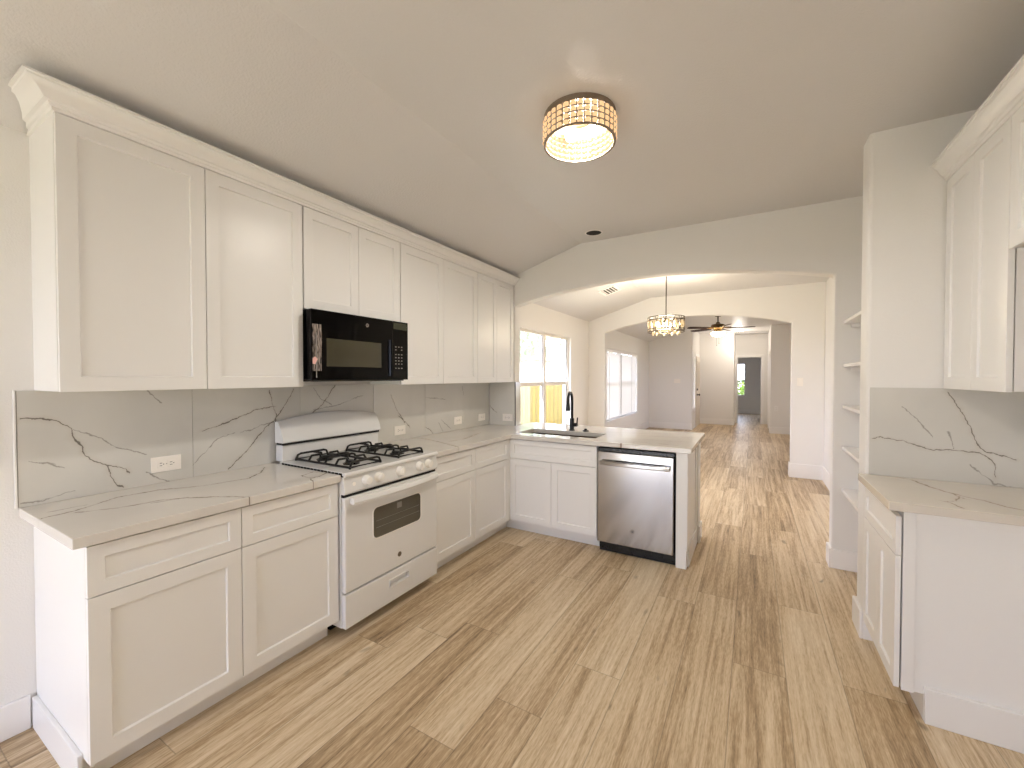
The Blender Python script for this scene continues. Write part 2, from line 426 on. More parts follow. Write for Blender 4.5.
WIN_D = (4.56, 6.36, .60, 2.08)     # dining window hole (y0,y1,z0,z1)
WIN_L = (8.00, 10.85, .54, 2.03)    # living room window hole
B().grid('x', -.14, 0, (-2.75, 12.25), (0, 3.0), [WIN_D, WIN_L]).done('wall_left', 'wall', **S)
B().grid('y', -2.75, -2.6, (0, XR+.12), (0, 3.0), [(.1, 1.8, 0, 2.14)]).done('wall_back', 'wall', **S)
box(XR, XR+.12, -2.75, HY1, 0, 3.0).done('wall_right', 'wall', **S)
B().grid('x', XD, XD+.12, (HY1, 14.9), (0, 3.0), [(9.1, 10.4, .9, 2.1)]).done('wall_dining_right', 'wall', **S)  # hole is for the added window, out of view, that brightens the living room

def arch_wall(name, x0, x1, y0, y1, ox0, ox1, spring, peak, top=3.0, n=28):
    c = (ox0+ox1)/2; h = (ox1-ox0)/2; sag = peak-spring; R = (h*h+sag*sag)/(2*sag)
    arc = [(ox0+(ox1-ox0)*i/n) for i in range(n+1)]
    pts = [(x0, 0), (x0, top), (x1, top), (x1, 0), (ox1, 0)]
    pts += [(x, peak-R+math.sqrt(R*R-(x-c)**2)) for x in reversed(arc)] + [(ox0, 0)]
    b = B()
    lo = [b.bm.verts.new((u, y0, v)) for u, v in pts]; hi = [b.bm.verts.new((u, y1, v)) for u, v in pts]
    for i in range(len(pts)):
        j = (i+1) % len(pts); b.bm.faces.new([lo[i], lo[j], hi[j], hi[i]])
    for vs in (lo, hi):
        # quads: left pier, right pier, strips over the arc
        nn = len(pts)
        b.bm.faces.new([vs[0], vs[nn-1], vs[nn-2], vs[1]])
        b.bm.faces.new([vs[4], vs[3], vs[2], vs[5]])
        mid = vs[5:nn-1]
        b.bm.faces.new([vs[2]] + mid + [vs[1]])
    return b.done(name, 'wall', bevel=.012, seg=3, **S)
arch_wall('wall_header', 0, XR, HY0, HY1, .334, 3.10, 2.212, 2.372)
arch_wall('wall_dining_far', 0, XD, AY0, AY1, .304, 3.05, 2.225, 2.420)
box(3.112, XR, 2.95, 3.12, 0, 3.0).done('wall_pantry', 'wall', bevel=.018, seg=3, **S)
box(3.43, XR, 3.12, HY0, 0, 3.0).done('wall_niche', 'wall', **S)
# living room and hall
box(-.14, 1.14, 12.25, 12.37, 0, 3.0).done('wall_living_left', 'wall', bevel=.012, **S)
B().grid('x', 1.02, 1.14, (12.37, 14.9), (0, 3.0), [(12.40, 12.72, .57, 1.93)]).done('wall_entry', 'wall', **S)
box(1.14, 2.085, 14.05, 14.9, 0, 3.0).done('wall_living_far', 'wall', bevel=.012, **S)
B().grid('y', 14.8, 14.92, (2.085, 2.97), (0, 3.0), [(2.15, 2.80, 0, 2.05)]).done('wall_hall_far', 'wall', **S)
box(2.96, XD, 12.5, 14.9, 0, 3.0).done('wall_living_right', 'wall', bevel=.012, **S)
B().grid('y', 18.7, 18.85, (.8, XR), (0, 3.0), [(1.55, 2.335, .70, 1.97)]).done('wall_bedroom_far', 'wall', **S)
box(.8, .92, 14.92, 18.7, 0, 3.0).done('wall_bedroom_left', 'wall', **S)
box(XD, XD+.12, 14.9, 18.85, 0, 3.0).done('wall_bedroom_right', 'wall', **S)
box(.8, 2.085, 14.9, 14.92, 0, 3.0).done('wall_bedroom_near', 'wall', **S)

# ceiling: sloped strip by the left wall, flat the rest, with the hole for the can light
CAN = (1.297, 3.70); CR = .072
def ceiling():
    b = B(); T = 3.15
    y0, y1 = -2.75, 14.2
    b.quad([(-.14, y0, zc(-.14)), (XC, y0, ZF), (XC, y1, ZF), (-.14, y1, zc(-.14))])
    s = .11; cx, cy_ = CAN
    xs = (XC, cx-s, cx+s, XR+.12); ys = (y0, cy_-s, cy_+s, y1)
    for i in range(3):
        for j in range(3):
            if i == 1 and j == 1: continue
            b.quad([(xs[i], ys[j], ZF), (xs[i+1], ys[j], ZF), (xs[i+1], ys[j+1], ZF), (xs[i], ys[j+1], ZF)])
    n = 32; ci = []; sq = []
    for k in range(n):
        a = 2*PI*k/n; c, d = math.cos(a), math.sin(a); mx = max(abs(c), abs(d))
        ci.append((cx+CR*c, cy_+CR*d, ZF)); sq.append((cx+s*c/mx, cy_+s*d/mx, ZF))
    for k in range(n):
        j = (k+1) % n; b.quad([ci[k], ci[j], sq[j], sq[k]])
    # top skin so nothing shines through
    b.quad([(-.14, y0, T), (XR+.12, y0, T), (XR+.12, y1, T), (-.14, y1, T)])
    b.quad([(-.14, y0, zc(-.14)), (-.14, y1, zc(-.14)), (-.14, y1, T), (-.14, y0, T)])
    b.quad([(XR+.12, y0, ZF), (XR+.12, y1, ZF), (XR+.12, y1, T), (XR+.12, y0, T)])
    bmesh.ops.remove_doubles(b.bm, verts=b.bm.verts, dist=.0005)
    return b.done('ceiling', 'ceiling', **S)
ceiling()
box(.8, XR+.12, 14.2, 18.85, ZF-.02, 3.15).done('ceiling_bedroom', 'ceiling', **S)

# baseboards
BH = .138; BT = .016
def base(name, *a): return box(*a).done(name, 'trim', bevel=.004, **S)
base('baseboard_left', 0, BT, -2.6, .47, 0, BH)
base('baseboard_right', XR-BT, XR, -2.6, 1.2, 0, BH)
b = B(); b.box(3.10-BT, 3.10, HY0-BT, HY1+BT, 0, .147); b.box(3.10, 3.43, HY0-BT, HY0, 0, .147); b.box(3.10, XD, HY1, HY1+BT, 0, .147)
b.done('baseboard_header', 'trim', bevel=.004, **S)
b = B(); b.box(3.112-BT, 3.112, 2.95-BT, 3.12+BT, 0, .15); b.box(3.112, 3.19, 2.95-BT, 2.95, 0, .15); b.box(3.112, 3.43, 3.12, 3.12+BT, 0, .15)
b.done('baseboard_pantry', 'trim', bevel=.004, **S)
base('baseboard_niche', 3.43-BT, 3.43, 3.12+BT, HY0-BT, 0, .147)
base('baseboard_dining_right', XD-BT, XD, HY1+BT, AY0, 0, .2)
b = B(); b.box(3.05-BT, 3.05, AY0-BT, AY1+BT, 0, .2); b.box(3.05, XD-BT, AY0-BT, AY0, 0, .2); b.done('baseboard_dining_far', 'trim', bevel=.004, **S)
base('baseboard_dining_left', 0, BT, 4.32, AY0, 0, BH)
base('baseboard_living_window', 0, BT, AY1, 12.25, 0, .17)
b = B(); b.box(BT, 1.14+BT, 12.25-BT, 12.25, 0, .17); b.box(1.14, 1.14+BT, 12.25, 12.86, 0, .17); b.done('baseboard_living_left', 'trim', bevel=.004, **S)
b = B(); b.box(1.16, 2.085+BT, 14.05-BT, 14.05, 0, .17); b.box(2.085, 2.085+BT, 14.05, 14.78, 0, .17); b.done('baseboard_living_far', 'trim', bevel=.004, **S)
b = B(); b.box(2.96-BT, XD, 12.5-BT, 12.5, 0, .17); b.box(2.96-BT, 2.96, 12.5, 12.75, 0, .17); b.done('baseboard_living_right', 'trim', bevel=.004, **S)
base('baseboard_bedroom', .92, XD, 18.7-BT, 18.7, 0, .15)

# hall door casing + side door casing
b = B(); b.box(2.085, 2.155, 14.785, 14.8, 0, 2.12); b.box(2.795, 2.865, 14.785, 14.8, 0, 2.12); b.box(2.155, 2.795, 14.785, 14.8, 2.045, 2.12)
b.box(2.15, 2.165, 14.8, 14.92, 0, 2.05); b.box(2.785, 2.80, 14.8, 14.92, 0, 2.05); b.done('trim_1', 'trim', bevel=.004, **S)
b = B(); b.box(2.945, 2.96, 12.75, 12.82, 0, 2.12); b.box(2.945, 2.96, 13.64, 13.71, 0, 2.12); b.box(2.945, 2.96, 12.82, 13.64, 2.05, 2.12); b.done('trim_2', 'trim', bevel=.004, **S)

# ------------------------------------------------------------------ windows
def window_unit(name, axis, pos, u0, u1, z0, z1, units, rail, label=None, frame_m='vinyl', fw=.035):
    """vinyl window: outer frame, mullions, meeting rails, panes"""
    def P(b, a0, a1, u0, u1, v0, v1):
        return b.box(a0, a1, u0, u1, v0, v1) if axis == 'x' else b.box(u0, u1, a0, a1, v0, v1)
    f = B(); P(f, pos-.03, pos+.03, u0, u0+fw, z0, z1); P(f, pos-.03, pos+.03, u1-fw, u1, z0, z1)
    P(f, pos-.03, pos+.03, u0+fw, u1-fw, z1-fw, z1); P(f, pos-.03, pos+.03, u0+fw, u1-fw, z0, z0+fw)
    root = f.done(name, frame_m, bevel=.004, **S)
    wU = (u1-u0)/units
    for k in range(1, units):
        c = u0+wU*k; b = B(); P(b, pos-.028, pos+.032, c-.034, c+.034, z0+fw, z1-fw); b.done('mullion', 'vinyl', root, bevel=.004)
    for k in range(units):
        a = u0+wU*k+(fw if k == 0 else .042); e = u0+wU*(k+1)-(fw if k == units-1 else .042)
        b = B(); P(b, pos-.02, pos+.02, a, e, rail-.028, rail+.028); b.done('meeting_rail', 'vinyl', root, bevel=.003)
        b = B(); P(b, pos-.004, pos+.002, a, e, rail+.028, z1-fw); b.done('pane', 'glass', root)
        b = B(); P(b, pos-.004, pos+.002, a, e, z0+fw, rail-.028); b.done('pane', 'glass', root)
        b = B(); P(b, pos+.004, pos+.012, a, a+.018, z0+fw, z1-fw); P(b, pos+.004, pos+.012, e-.018, e, z0+fw, z1-fw); b.done('sash_frame', 'screenframe', root)
    return root
window_unit('window_1', 'x', -.07, *WIN_D, 2, 1.345)
window_unit('window_2', 'x', -.09, *WIN_L, 2, 1.32)
window_unit('window_3', 'y', 18.78, 1.55, 2.335, .70, 1.97, 1, 1.28)
window_unit('window_added_fill', 'x', 3.52, 9.1, 10.4, .9, 2.1, 2, 1.5)  # added window, unseen by the camera, to light the living room
box(-.04, .03, 7.97, 10.88, .515, .54).done('trim_3', 'trim', bevel=.005, **S)
box(-.02, .03, 4.53, 6.39, .575, .60).done('trim_4', 'trim', bevel=.005, **S)
box(1.50, 2.385, 18.66, 18.74, .67, .70).done('trim_5', 'trim', bevel=.005, **S)
# sliding patio door behind the camera
f = B()
for x0, x1 in ((.1, .16), (1.74, 1.80), (.91, .99)): f.box(x0, x1, -2.71, -2.65, 0, 2.14)
for x0, x1 in ((.16, .91), (.99, 1.74)):
    f.box(x0, x1, -2.71, -2.65, 2.07, 2.14); f.box(x0, x1, -2.71, -2.65, 0, .08)
pd = f.done('door_1', 'vinyl', bevel=.005, **S)
box(.16, .91, -2.685, -2.679, .08, 2.07).done('pane', 'glass', pd); box(.99, 1.74, -2.685, -2.679, .08, 2.07).done('pane', 'glass', pd)

# blinds in the living room window
bl = thing('window_blinds', (-.03, 9.42, 1.3), 'white horizontal slat blinds lowered over the living room window', 'blinds')
box(-.045, -.005, 8.02, 10.83, 1.965, 2.025).done('head_rail', 'trim', bl, bevel=.004)
b = B(); nS = 22
for k in range(nS):
    z = .61+k*(1.98-.61)/nS
    b.quad([(-.045, 8.03, z+.042), (-.015, 8.03, z-.040), (-.015, 10.82, z-.040), (-.045, 10.82, z+.042)])
b.done('slats', 'blind', bl)
box(-.045, -.01, 8.03, 10.82, .56, .58).done('bottom_rail', 'trim', bl, bevel=.003)
for y in (8.5, 9.42, 10.35):
    B().tube([(-.008, y, .57), (-.008, y, 1.97)], .0025, 6).done('ladder_cord', 'grey', bl)

# entry door and sidelight on the alcove wall
ed = B(); ed.box(1.145, 1.18, 12.95, 13.86, .01, 2.03); edo = ed.done('door_2', 'doorpaint', bevel=.004, **S)
for v0, v1 in ((.2, .9), (1.05, 1.9)):
    for u0, u1 in ((13.06, 13.36), (13.45, 13.75)):
        B().shaker('x', 1, 1.18, u0, u1, v0, v1, t=.008, rail=.03, rec=.006).done('door_panel', 'doorpaint', edo)
B().lathe([(.0, 0), (.03, 0), (.03, .012), (.012, .02), (.012, .045), (.028, .055), (.026, .08), (.0, .085)], (1.18, 13.05, .93), 'x', 14).done('door_knob', 'mblack', edo, smooth=40)
B().lathe([(.0, 0), (.03, 0), (.03, .02), (.0, .025)], (1.18, 13.05, 1.08), 'x', 14).done('deadbolt', 'mblack', edo, smooth=40)
b = B(); b.box(1.14, 1.156, 12.87, 12.94, 0, 2.12); b.box(1.14, 1.156, 13.87, 13.95, 0, 2.12); b.box(1.14, 1.156, 12.94, 13.87, 2.04, 2.12); b.done('trim_6', 'trim', bevel=.004, **S)
sl = B(); sl.box(1.14, 1.165, 12.34, 12.40, .5, 2.0); sl.box(1.14, 1.165, 12.72, 12.78, .5, 2.0); sl.box(1.14, 1.165, 12.40, 12.72, 1.93, 2.0); sl.box(1.14, 1.165, 12.40, 12.72, .5, .57)
slo = sl.done('window_4', 'trim', bevel=.004, **S)
box(1.10, 1.106, 12.40, 12.72, .57, 1.93).done('pane', 'glass', slo)

# ------------------------------------------------------------------ outdoors
box(-40, 45, -40, 60, -.3, -.12).done('ground', 'ground', **S)
fe = thing('wooden_fence', (-2.8, 9.5, -.12), 'yellow pine board fence outside the dining room window', 'fence')
M['pine'] = mat('yellow_pine', '#94803c', .75, bump=.25, bscale=14)
M['pine2'] = mat('pale_pine', '#a89a74', .75, bump=.25, bscale=14)  # overexposure in the left pane put into a paler board colour
M['pine3'] = mat('mid_pine', '#84733a', .75, bump=.25, bscale=14); M['pine4'] = mat('overexposed_pine', '#9b8f6c', .75, bump=.25, bscale=14)
y = 5.6
k = 0
while y < 14.2:
    wd = .140; top = 1.22+random.uniform(-.012, .012)
    b = B(); b.prism([(y, -.12), (y+wd, -.12), (y+wd, top-.03), (y+wd-.03, top), (y+.03, top), (y, top-.03)], 'x', -2.82, -2.80)
    b.done('picket', ('pine', 'pine3')[k % 2] if y > 10.3 else ('pine2', 'pine4')[k % 2], fe, bevel=.002); y += wd+.012; k += 1  # left-pane boards get the pale overexposed tones
for z in (.15, .95): box(-2.86, -2.82, 5.6, 14.2, z, z+.09).done('rail', 'pine2', fe)

def tree(name, c, h, r, n, label, group=None, m='leaf', tr=.12, size=.16):
    t = thing(name, c, label, 'tree', group)
    B().tube([(c[0], c[1], c[2]), (c[0]+.1, c[1], c[2]+h*.35), (c[0], c[1]+.1, c[2]+h*.75)], [tr, tr*.8, tr*.35], 8).done('trunk', 'bark', t, smooth=60)
    b = B()
    for i in range(n):
        d = Vector((random.gauss(0, 1), random.gauss(0, 1), random.gauss(0, 1))).normalized()*r*(.35+.65*random.random()**.5)
        p = Vector((c[0]+d.x, c[1]+d.y, c[2]+h*.68+d.z*.8)); s_ = size*random.uniform(.6, 1.3)
        a = Vector((random.gauss(0, 1), random.gauss(0, 1), random.gauss(0, 1))).normalized(); q = a.orthogonal().normalized()
        b.quad([p-a*s_, p+q*s_*.5, p+a*s_, p-q*s_*.5])
    b.done('foliage', m, t)
    return t
tree('shade_tree', (-6.5, 14.5, -.12), 6.0, 2.6, 2600, 'pale leafy tree beyond the fence, in the left half of the window')
tree('shade_tree', (-5.2, 20.5, -.12), 6.5, 3.0, 2600, 'pale leafy tree farther off, in the right half of the window')
tree('garden_shrub', (2.0, 20.3, -.12), 1.35, .70, 900, 'green shrub outside the bedroom window at the end of the hall', m='leafgreen', tr=.03, size=.08)['category'] = 'shrub'
nh = thing('neighbour_house', (-11, 18, -.12), 'pale neighbouring house behind the trees outside the window', 'house')
box(-14, -11, 9, 30, -.12, 2.6).done('house_wall', 'siding', nh)
B().prism([(-14.4, 2.6), (-10.6, 2.6), (-12.5, 4.2)], 'y', 8.6, 30.4).done('roof', 'bark', nh)

# ------------------------------------------------------------------ cabinets
GAP = .0035
UPZ0, UPZ1 = 1.3897, 2.432
DF = .004   # bumper gap between carcass and door

# left base cabinets (face +x)
def base_left(y0, y1, ycols, label, toe_end=None, end_panel=False):
    t = thing('base_cabinet', (.3, (y0+y1)/2, 0), label, 'cabinet', None)
    b = B(); b.prism([(.002, .001), (.530, .001), (.530, .112), (.606, .112), (.606, .8755), (.002, .8755)], 'y', y0, y1)
    b.done('carcass', 'cab', t, bevel=.001)
    for a, e in zip(ycols[:-1], ycols[1:]):
        B().shaker('x', 1, .610, a+GAP/2, e-GAP/2, .693, .868, rail=.046).done('drawer', 'cab', t, bevel=.0012)
        B().shaker('x', 1, .610, a+GAP/2, e-GAP/2, .1147, .689, rail=.058).done('door', 'cab', t, bevel=.0012)
    return t
c1 = base_left(.4880, 1.474, (.486, .980, 1.474), 'white two-drawer two-door base cabinet left of the range')
b = B(); b.box(.018, .560, .488-BT, .488, 0, .128); b.done('end_baseboard', 'cab', c1, bevel=.003)
c2 = base_left(2.252, 3.302, (2.254, 2.765, 3.300), 'white two-drawer two-door base cabinet between the range and the inside corner')

# sink base (faces -y)
YF = 3.3306; YB = 3.3496
t = thing('sink_cabinet', (1.03, 3.65, 0), 'white two-door sink base cabinet with a long false drawer front', 'cabinet')
b = B(); b.prism([(YB+.004, .112), (3.425, .112), (3.425, 0), (3.928, 0), (3.928, .68), (YB+.004, .68)], 'x', .612, 1.462); b.done('carcass', 'cab', t, bevel=.001)
b = B(); b.box(.612, 1.462, YB+.004, 3.40, .68, .8755); b.done('apron', 'cab', t)
box(.45, .6205, 3.3035, YB, .112, .8755).done('corner_filler', 'cab', t, bevel=.001)
box(.40, .530, 3.3035, 3.440, .001, .111).done('toe_filler', 'cab', t)
box(.5305, .6115, 3.425, 3.440, .001, .111).done('toe_filler', 'cab', t)
B().shaker('y', -1, YB, .6225, 1.4585, .693, .868, rail=.046).done('false_drawer_front', 'cab', t, bevel=.0012)
for a, e in ((.6225, 1.0405), (1.0435, 1.4585)):
    B().shaker('y', -1, YB, a, e, .1147, .689, rail=.058).done('door', 'cab', t, bevel=.0012)

# peninsula end panel and pony wall
pe = thing('peninsula_end_panel', (2.115, 3.6, 0), 'white panelled end of the peninsula right of the dishwasher', 'cabinet panel')
box(2.078, 2.154, YF, 3.928, 0, .8755).done('panel', 'cab', pe, bevel=.002)
box(2.154, 2.166, YF+.055, 3.928, 0, .135).done('side_baseboard', 'cab', pe, bevel=.003)
b = B(); b.box(2.154, 2.160, YF, YF+.075, .135, .8755); b.done('side_stile', 'cab', pe, bevel=.001)
box(2.154, 2.160, 3.85, 3.928, .135, .8755).done('side_stile', 'cab', pe, bevel=.001)
pw = box(.336, 2.172, 3.93, 4.08, 0, .8755).done('wall_peninsula', 'wall', bevel=.006, **S)
b = B(); b.box(2.172, 2.172+BT, 3.93-BT, 4.08+BT, 0, .147); b.box(.336, 2.172, 4.08, 4.08+BT, 0, .147); b.done('baseboard_peninsula', 'trim', bevel=.004, **S)

# upper cabinets on the left wall
def upper(y0, y1, cols, z0, z1, label, rail=.057):
    t = thing('wall_cabinet', (.15, (y0+y1)/2, z0), label, 'cabinet')
    box(0, .309, y0, y1, z0, z1).done('carcass', 'cab', t, bevel=.001)
    for a, e in zip(cols[:-1], cols[1:]):
        B().shaker('x', 1, .313, a+GAP/2, e-GAP/2, z0-.001, z1-.006, rail=rail).done('door', 'cab', t, bevel=.0012)
    return t
uc = upper(.498, 1.474, (.497, .985, 1.474), UPZ0, UPZ1, 'tall white two-door wall cabinet above the counter left of the range')
upper(1.482, 2.236, (1.480, 1.8665, 2.2365), 1.842, UPZ1, 'short white two-door wall cabinet above the microwave')
upper(2.241, 3.223, (2.241, 2.7278, 3.223), UPZ0, UPZ1, 'tall white two-door wall cabinet right of the microwave')
upper(3.226, 3.926, (3.226, 3.565, 3.905), UPZ0, UPZ1, 'narrow-doored white wall cabinet beside the arch', rail=.05)

def sweep_crown(prof, path, name, label):
    """prof: (out, z) points; path: list of (x, y, ox, oy) with offset direction of the mitre"""
    b = B(); rings = []
    for x, y, ox, oy in path: rings.append([b.bm.verts.new((max(x+ox*o, (z-ZL)*XC/(ZF-ZL)+.045 if x == .002 else -9), y+oy*o, z)) for o, z in prof])
    n = len(prof)
    for a, c in zip(rings[:-1], rings[1:]):
        for k in range(n): b.bm.faces.new([a[k], a[(k+1) % n], c[(k+1) % n], c[k]])
    b.bm.faces.new(rings[0]); b.bm.faces.new(rings[-1])
    return b.done(name, 'cab', label=label, category='crown molding', smooth=25)
def crown_prof(z, W, H):
    return [(o*W, z+h*H) for o, h in ((0, 0), (.10, 0), (.12, .15), (.19, .18), (.24, .29), (.36, .33), (.43, .46), (.60, .66), (.77, .80), (.87, .83), (.90, .90), (1, .92), (1, 1), (0, 1))]
CZ = 2.427
sweep_crown(crown_prof(CZ, .095, .076), [(.002, .498, 0, -1), (.333, .498, 1, -1), (.333, 3.926, .70, 0)], 'crown_molding', 'white crown molding along the top of the left wall cabinets')

# right-hand cabinets (face -x)
RXF = 3.109
def right_base():
    t = thing('base_cabinet', (3.42, 2.65, 0), 'white base cabinet with one drawer and two doors against the right wall', 'cabinet')
    y0, y1 = 2.362, 2.934
    b = B(); b.prism([(RXF+.025, .112), (RXF+.098, .112), (RXF+.098, 0), (XR, 0), (XR, .8755), (RXF+.025, .8755)], 'y', y0, y1); b.done('carcass', 'cab', t, bevel=.001)
    b = B(); b.prism([(RXF+.025, .108), (RXF+.065, .108), (RXF+.065, .8755), (RXF+.025, .8755)], 'y', y0-.007, y0); b.box(RXF+.065, XR, y0-.007, y0, .845, .8755)
    b.done('end_frame', 'cab', t, bevel=.001)
    box(RXF+.098, XR, y0-.02, y0, 0, .148).done('end_baseboard', 'cab', t, bevel=.003)
    B().shaker('x', -1, RXF+.019, 2.356, 2.928, .685, .852, rail=.046).done('drawer', 'cab', t, bevel=.0012)
    for a, e in ((2.356, 2.6405), (2.6435, 2.928)):
        B().shaker('x', -1, RXF+.019, a, e, .1147, .681, rail=.055).done('door', 'cab', t, bevel=.0012)
right_base()
UXF = 3.415
def right_upper():
    t = thing('wall_cabinet', (3.58, 2.64, UPZ0), 'tall white two-door wall cabinet above the right-hand counter', 'cabinet')
    box(UXF+.025, XR, 2.345, 2.944, UPZ0, UPZ1+.015).done('carcass', 'cab', t, bevel=.001)
    for a, e in ((2.338, 2.6385), (2.6405, 2.940)): B().shaker('x', -1, UXF+.019, a, e, UPZ0-.002, UPZ1+.010, rail=.057).done('door', 'cab', t, bevel=.0012)
    t = thing('wall_cabinet', (3.58, 1.85, 1.93), 'short white wall cabinet with raised bottom, nearest on the right wall', 'cabinet')
    box(UXF+.025, XR, 1.42, 2.335, 1.937, UPZ1+.015).done('carcass', 'cab', t, bevel=.001)
    for a, e in ((1.422, 1.877), (1.880, 2.334)):
        B().shaker('x', -1, UXF+.019, a, e, 1.935, UPZ1+.010, rail=.057).done('door', 'cab', t, bevel=.0012)
right_upper()
sweep_crown(crown_prof(2.438, .066, .092), [(UXF+.002, 2.944, -1, 0), (UXF+.002, 1.42, -1, -1), (XR, 1.42, 0, -1)], 'crown_molding', 'white crown molding along the top of the right wall cabinets')

# ------------------------------------------------------------------ counters and splashes
def slab(name, keep, xs, ys, m, label, holes=(), z0=.8765, z1=.914):
    b = B().grid('z', z0, z1, xs, ys, holes, keep)
    return b.done(name, m, bevel=.003, label=label, category='countertop')
VS_S = [[(0.457,1.275),(0.522,1.27),(0.564,1.257),(0.599,1.222),(0.607,1.183),(0.629,1.141),(0.643,1.094),(0.68,1.061),(0.72,1.04),(0.781,1.008)],[(0.72,1.04),(0.721,1.006),(0.744,0.947),(0.77,0.927)],[(0.781,1.008),(0.792,0.988)],[(1.616,1.368),(1.561,1.268),(1.494,1.181),(1.431,1.133),(1.362,1.053),(1.288,0.978),(1.225,0.922)],[(1.097,1.153),(1.183,1.176),(1.29,1.216),(1.389,1.251),(1.495,1.262)],[(1.46,1.363),(1.477,1.282),(1.504,1.207),(1.494,1.153)],[(1.919,1.383),(1.821,1.251),(1.741,1.197)],[(2.448,1.301),(2.505,1.182),(2.605,1.055)],[(2.856,0.99),(2.911,0.963),(2.967,0.921)],[(2.537,1.115),(2.616,1.056),(2.665,1.01)]]
VS_F = [[(0.608,1.215),(0.692,1.166),(0.751,1.117),(0.859,1.065)],[(0.858,0.979),(0.904,0.936),(0.946,0.917)],[(0.868,1.376),(0.92,1.315)],[(1.289,1.122),(1.354,1.132),(1.405,1.153),(1.485,1.163)],[(1.055,0.979),(1.168,1.104),(1.258,1.126)],[(0.479,1.097),(0.528,1.082),(0.579,1.054)],[(0.453,0.935),(0.526,0.934),(0.613,0.944)],[(1.756,1.374),(1.808,1.3),(1.89,1.247)],[(1.754,1.22),(1.947,1.244),(2.164,1.306)],[(3.409,1.357),(3.436,1.259)],[(3.045,1.015),(3.105,0.931)],[(3.085,1.038),(3.23,0.931)],[(2.857,1.256),(3.147,1.23)]]
VL_S = [[(0.267,0.457),(0.246,0.556),(0.148,0.709),(0.157,0.852),(0.258,1.002),(0.29,1.19),(0.206,1.296),(0.098,1.381)],[(0.281,0.548),(0.348,0.65),(0.369,0.787),(0.427,0.86),(0.54,0.947),(0.664,1.009)],[(0.481,1.358),(0.448,1.444),(0.523,1.488)],[(0.481,1.358),(0.572,1.351),(0.568,1.408),(0.532,1.471)],[(0.582,1.345),(0.673,1.299),(0.732,1.247)]]
VL_F = [[(0.388,0.75),(0.416,0.865)],[(0.181,0.498),(0.181,0.607)]]
VP_S = [[(0.019,2.545),(-0.015,2.66),(0.087,2.719),(0.292,2.66),(0.5,2.579),(0.644,2.515)],[(0.413,2.689),(0.442,2.835),(0.404,3.048),(0.311,3.314)],[(0.393,3.022),(0.348,3.17)],[(1.633,3.264),(1.754,3.441),(1.958,3.438),(2.134,3.413)]]
VP_F = [[(-0.022,3.361),(0.031,3.523),(0.072,3.614)],[(1.526,3.803),(1.795,3.844),(2.091,3.905)],[(1.346,3.906),(1.624,3.983),(1.976,4.105)],[(0.942,3.066),(1.129,3.078),(1.414,3.152)],[(1.631,3.585),(1.922,3.636),(2.122,3.655)]]
VR_S = [[(3.135,1.113),(3.175,1.122),(3.221,1.113),(3.272,1.104),(3.322,1.087),(3.377,1.069),(3.454,1.074),(3.489,1.077),(3.557,1.067),(3.595,1.039),(3.604,1.001),(3.602,0.953)],[(3.433,1.366),(3.463,1.31),(3.486,1.258),(3.516,1.191),(3.533,1.129),(3.551,1.09),(3.579,1.073),(3.638,1.063),(3.675,1.051)]]
VR_F = [[(3.263,1.29),(3.314,1.229),(3.346,1.181),(3.38,1.137)],[(3.436,1.166),(3.46,1.082)],[(3.518,1.003),(3.564,0.956),(3.597,0.925),(3.646,0.912),(3.698,0.9)]]
VC_S = [[(3.214,2.962),(3.291,2.894),(3.319,2.748),(3.365,2.649),(3.397,2.601),(3.44,2.564),(3.454,2.529),(3.481,2.488),(3.515,2.46)],[(3.365,2.649),(3.369,2.585),(3.329,2.491)],[(3.279,2.471),(3.303,2.441),(3.314,2.369)],[(3.329,2.491),(3.298,2.461)],[(3.368,2.601),(3.378,2.559)]]
VT_S = [[(0.001,1.142),(0.05,1.093),(0.104,1.049)]]
M['q_left'] = quartz('quartz_counter_left', '#dcd8d2', VL_S, VL_F, 'z', '#655a4e', swidth=.0046)
M['q_pen'] = quartz('quartz_counter_peninsula', '#dcd8d2', VP_S, VP_F, 'z', '#725f4e', swidth=.0046)
M['q_right'] = quartz('quartz_counter_right', '#dad3c8', VC_S, [], 'z', '#857462', swidth=.005)
M['s_left'] = quartz('quartz_splash_left', '#d3d1cb', VS_S, VS_F, 'x', '#5b5348')
M['s_end'] = quartz('quartz_splash_end', '#d3d1cb', VT_S, [], 'y', '#5b5348')
M['s_right'] = quartz('quartz_splash_right', '#d3d1cb', VR_S, VR_F, 'y', '#5b5348')

slab('countertop', None, (0, .648), (.4492, 1.4775), 'q_left', 'white veined quartz countertop on the base cabinet left of the range')
def keepL(u, v):
    if v < 3.3105: return u < .648
    if v < 3.93: return True
    return u > .337
lc = slab('countertop', keepL, (0, .337, .648, 2.1865), (2.2505, 3.3105, 3.93, 4.3185), 'q_pen',
     'white veined L-shaped quartz countertop holding the sink on the peninsula', [(.625, 1.395, 3.475, 3.80)])
slab('countertop', None, (3.082, XR), (2.340, 2.947), 'q_right', 'white veined quartz countertop on the right-hand base cabinet')

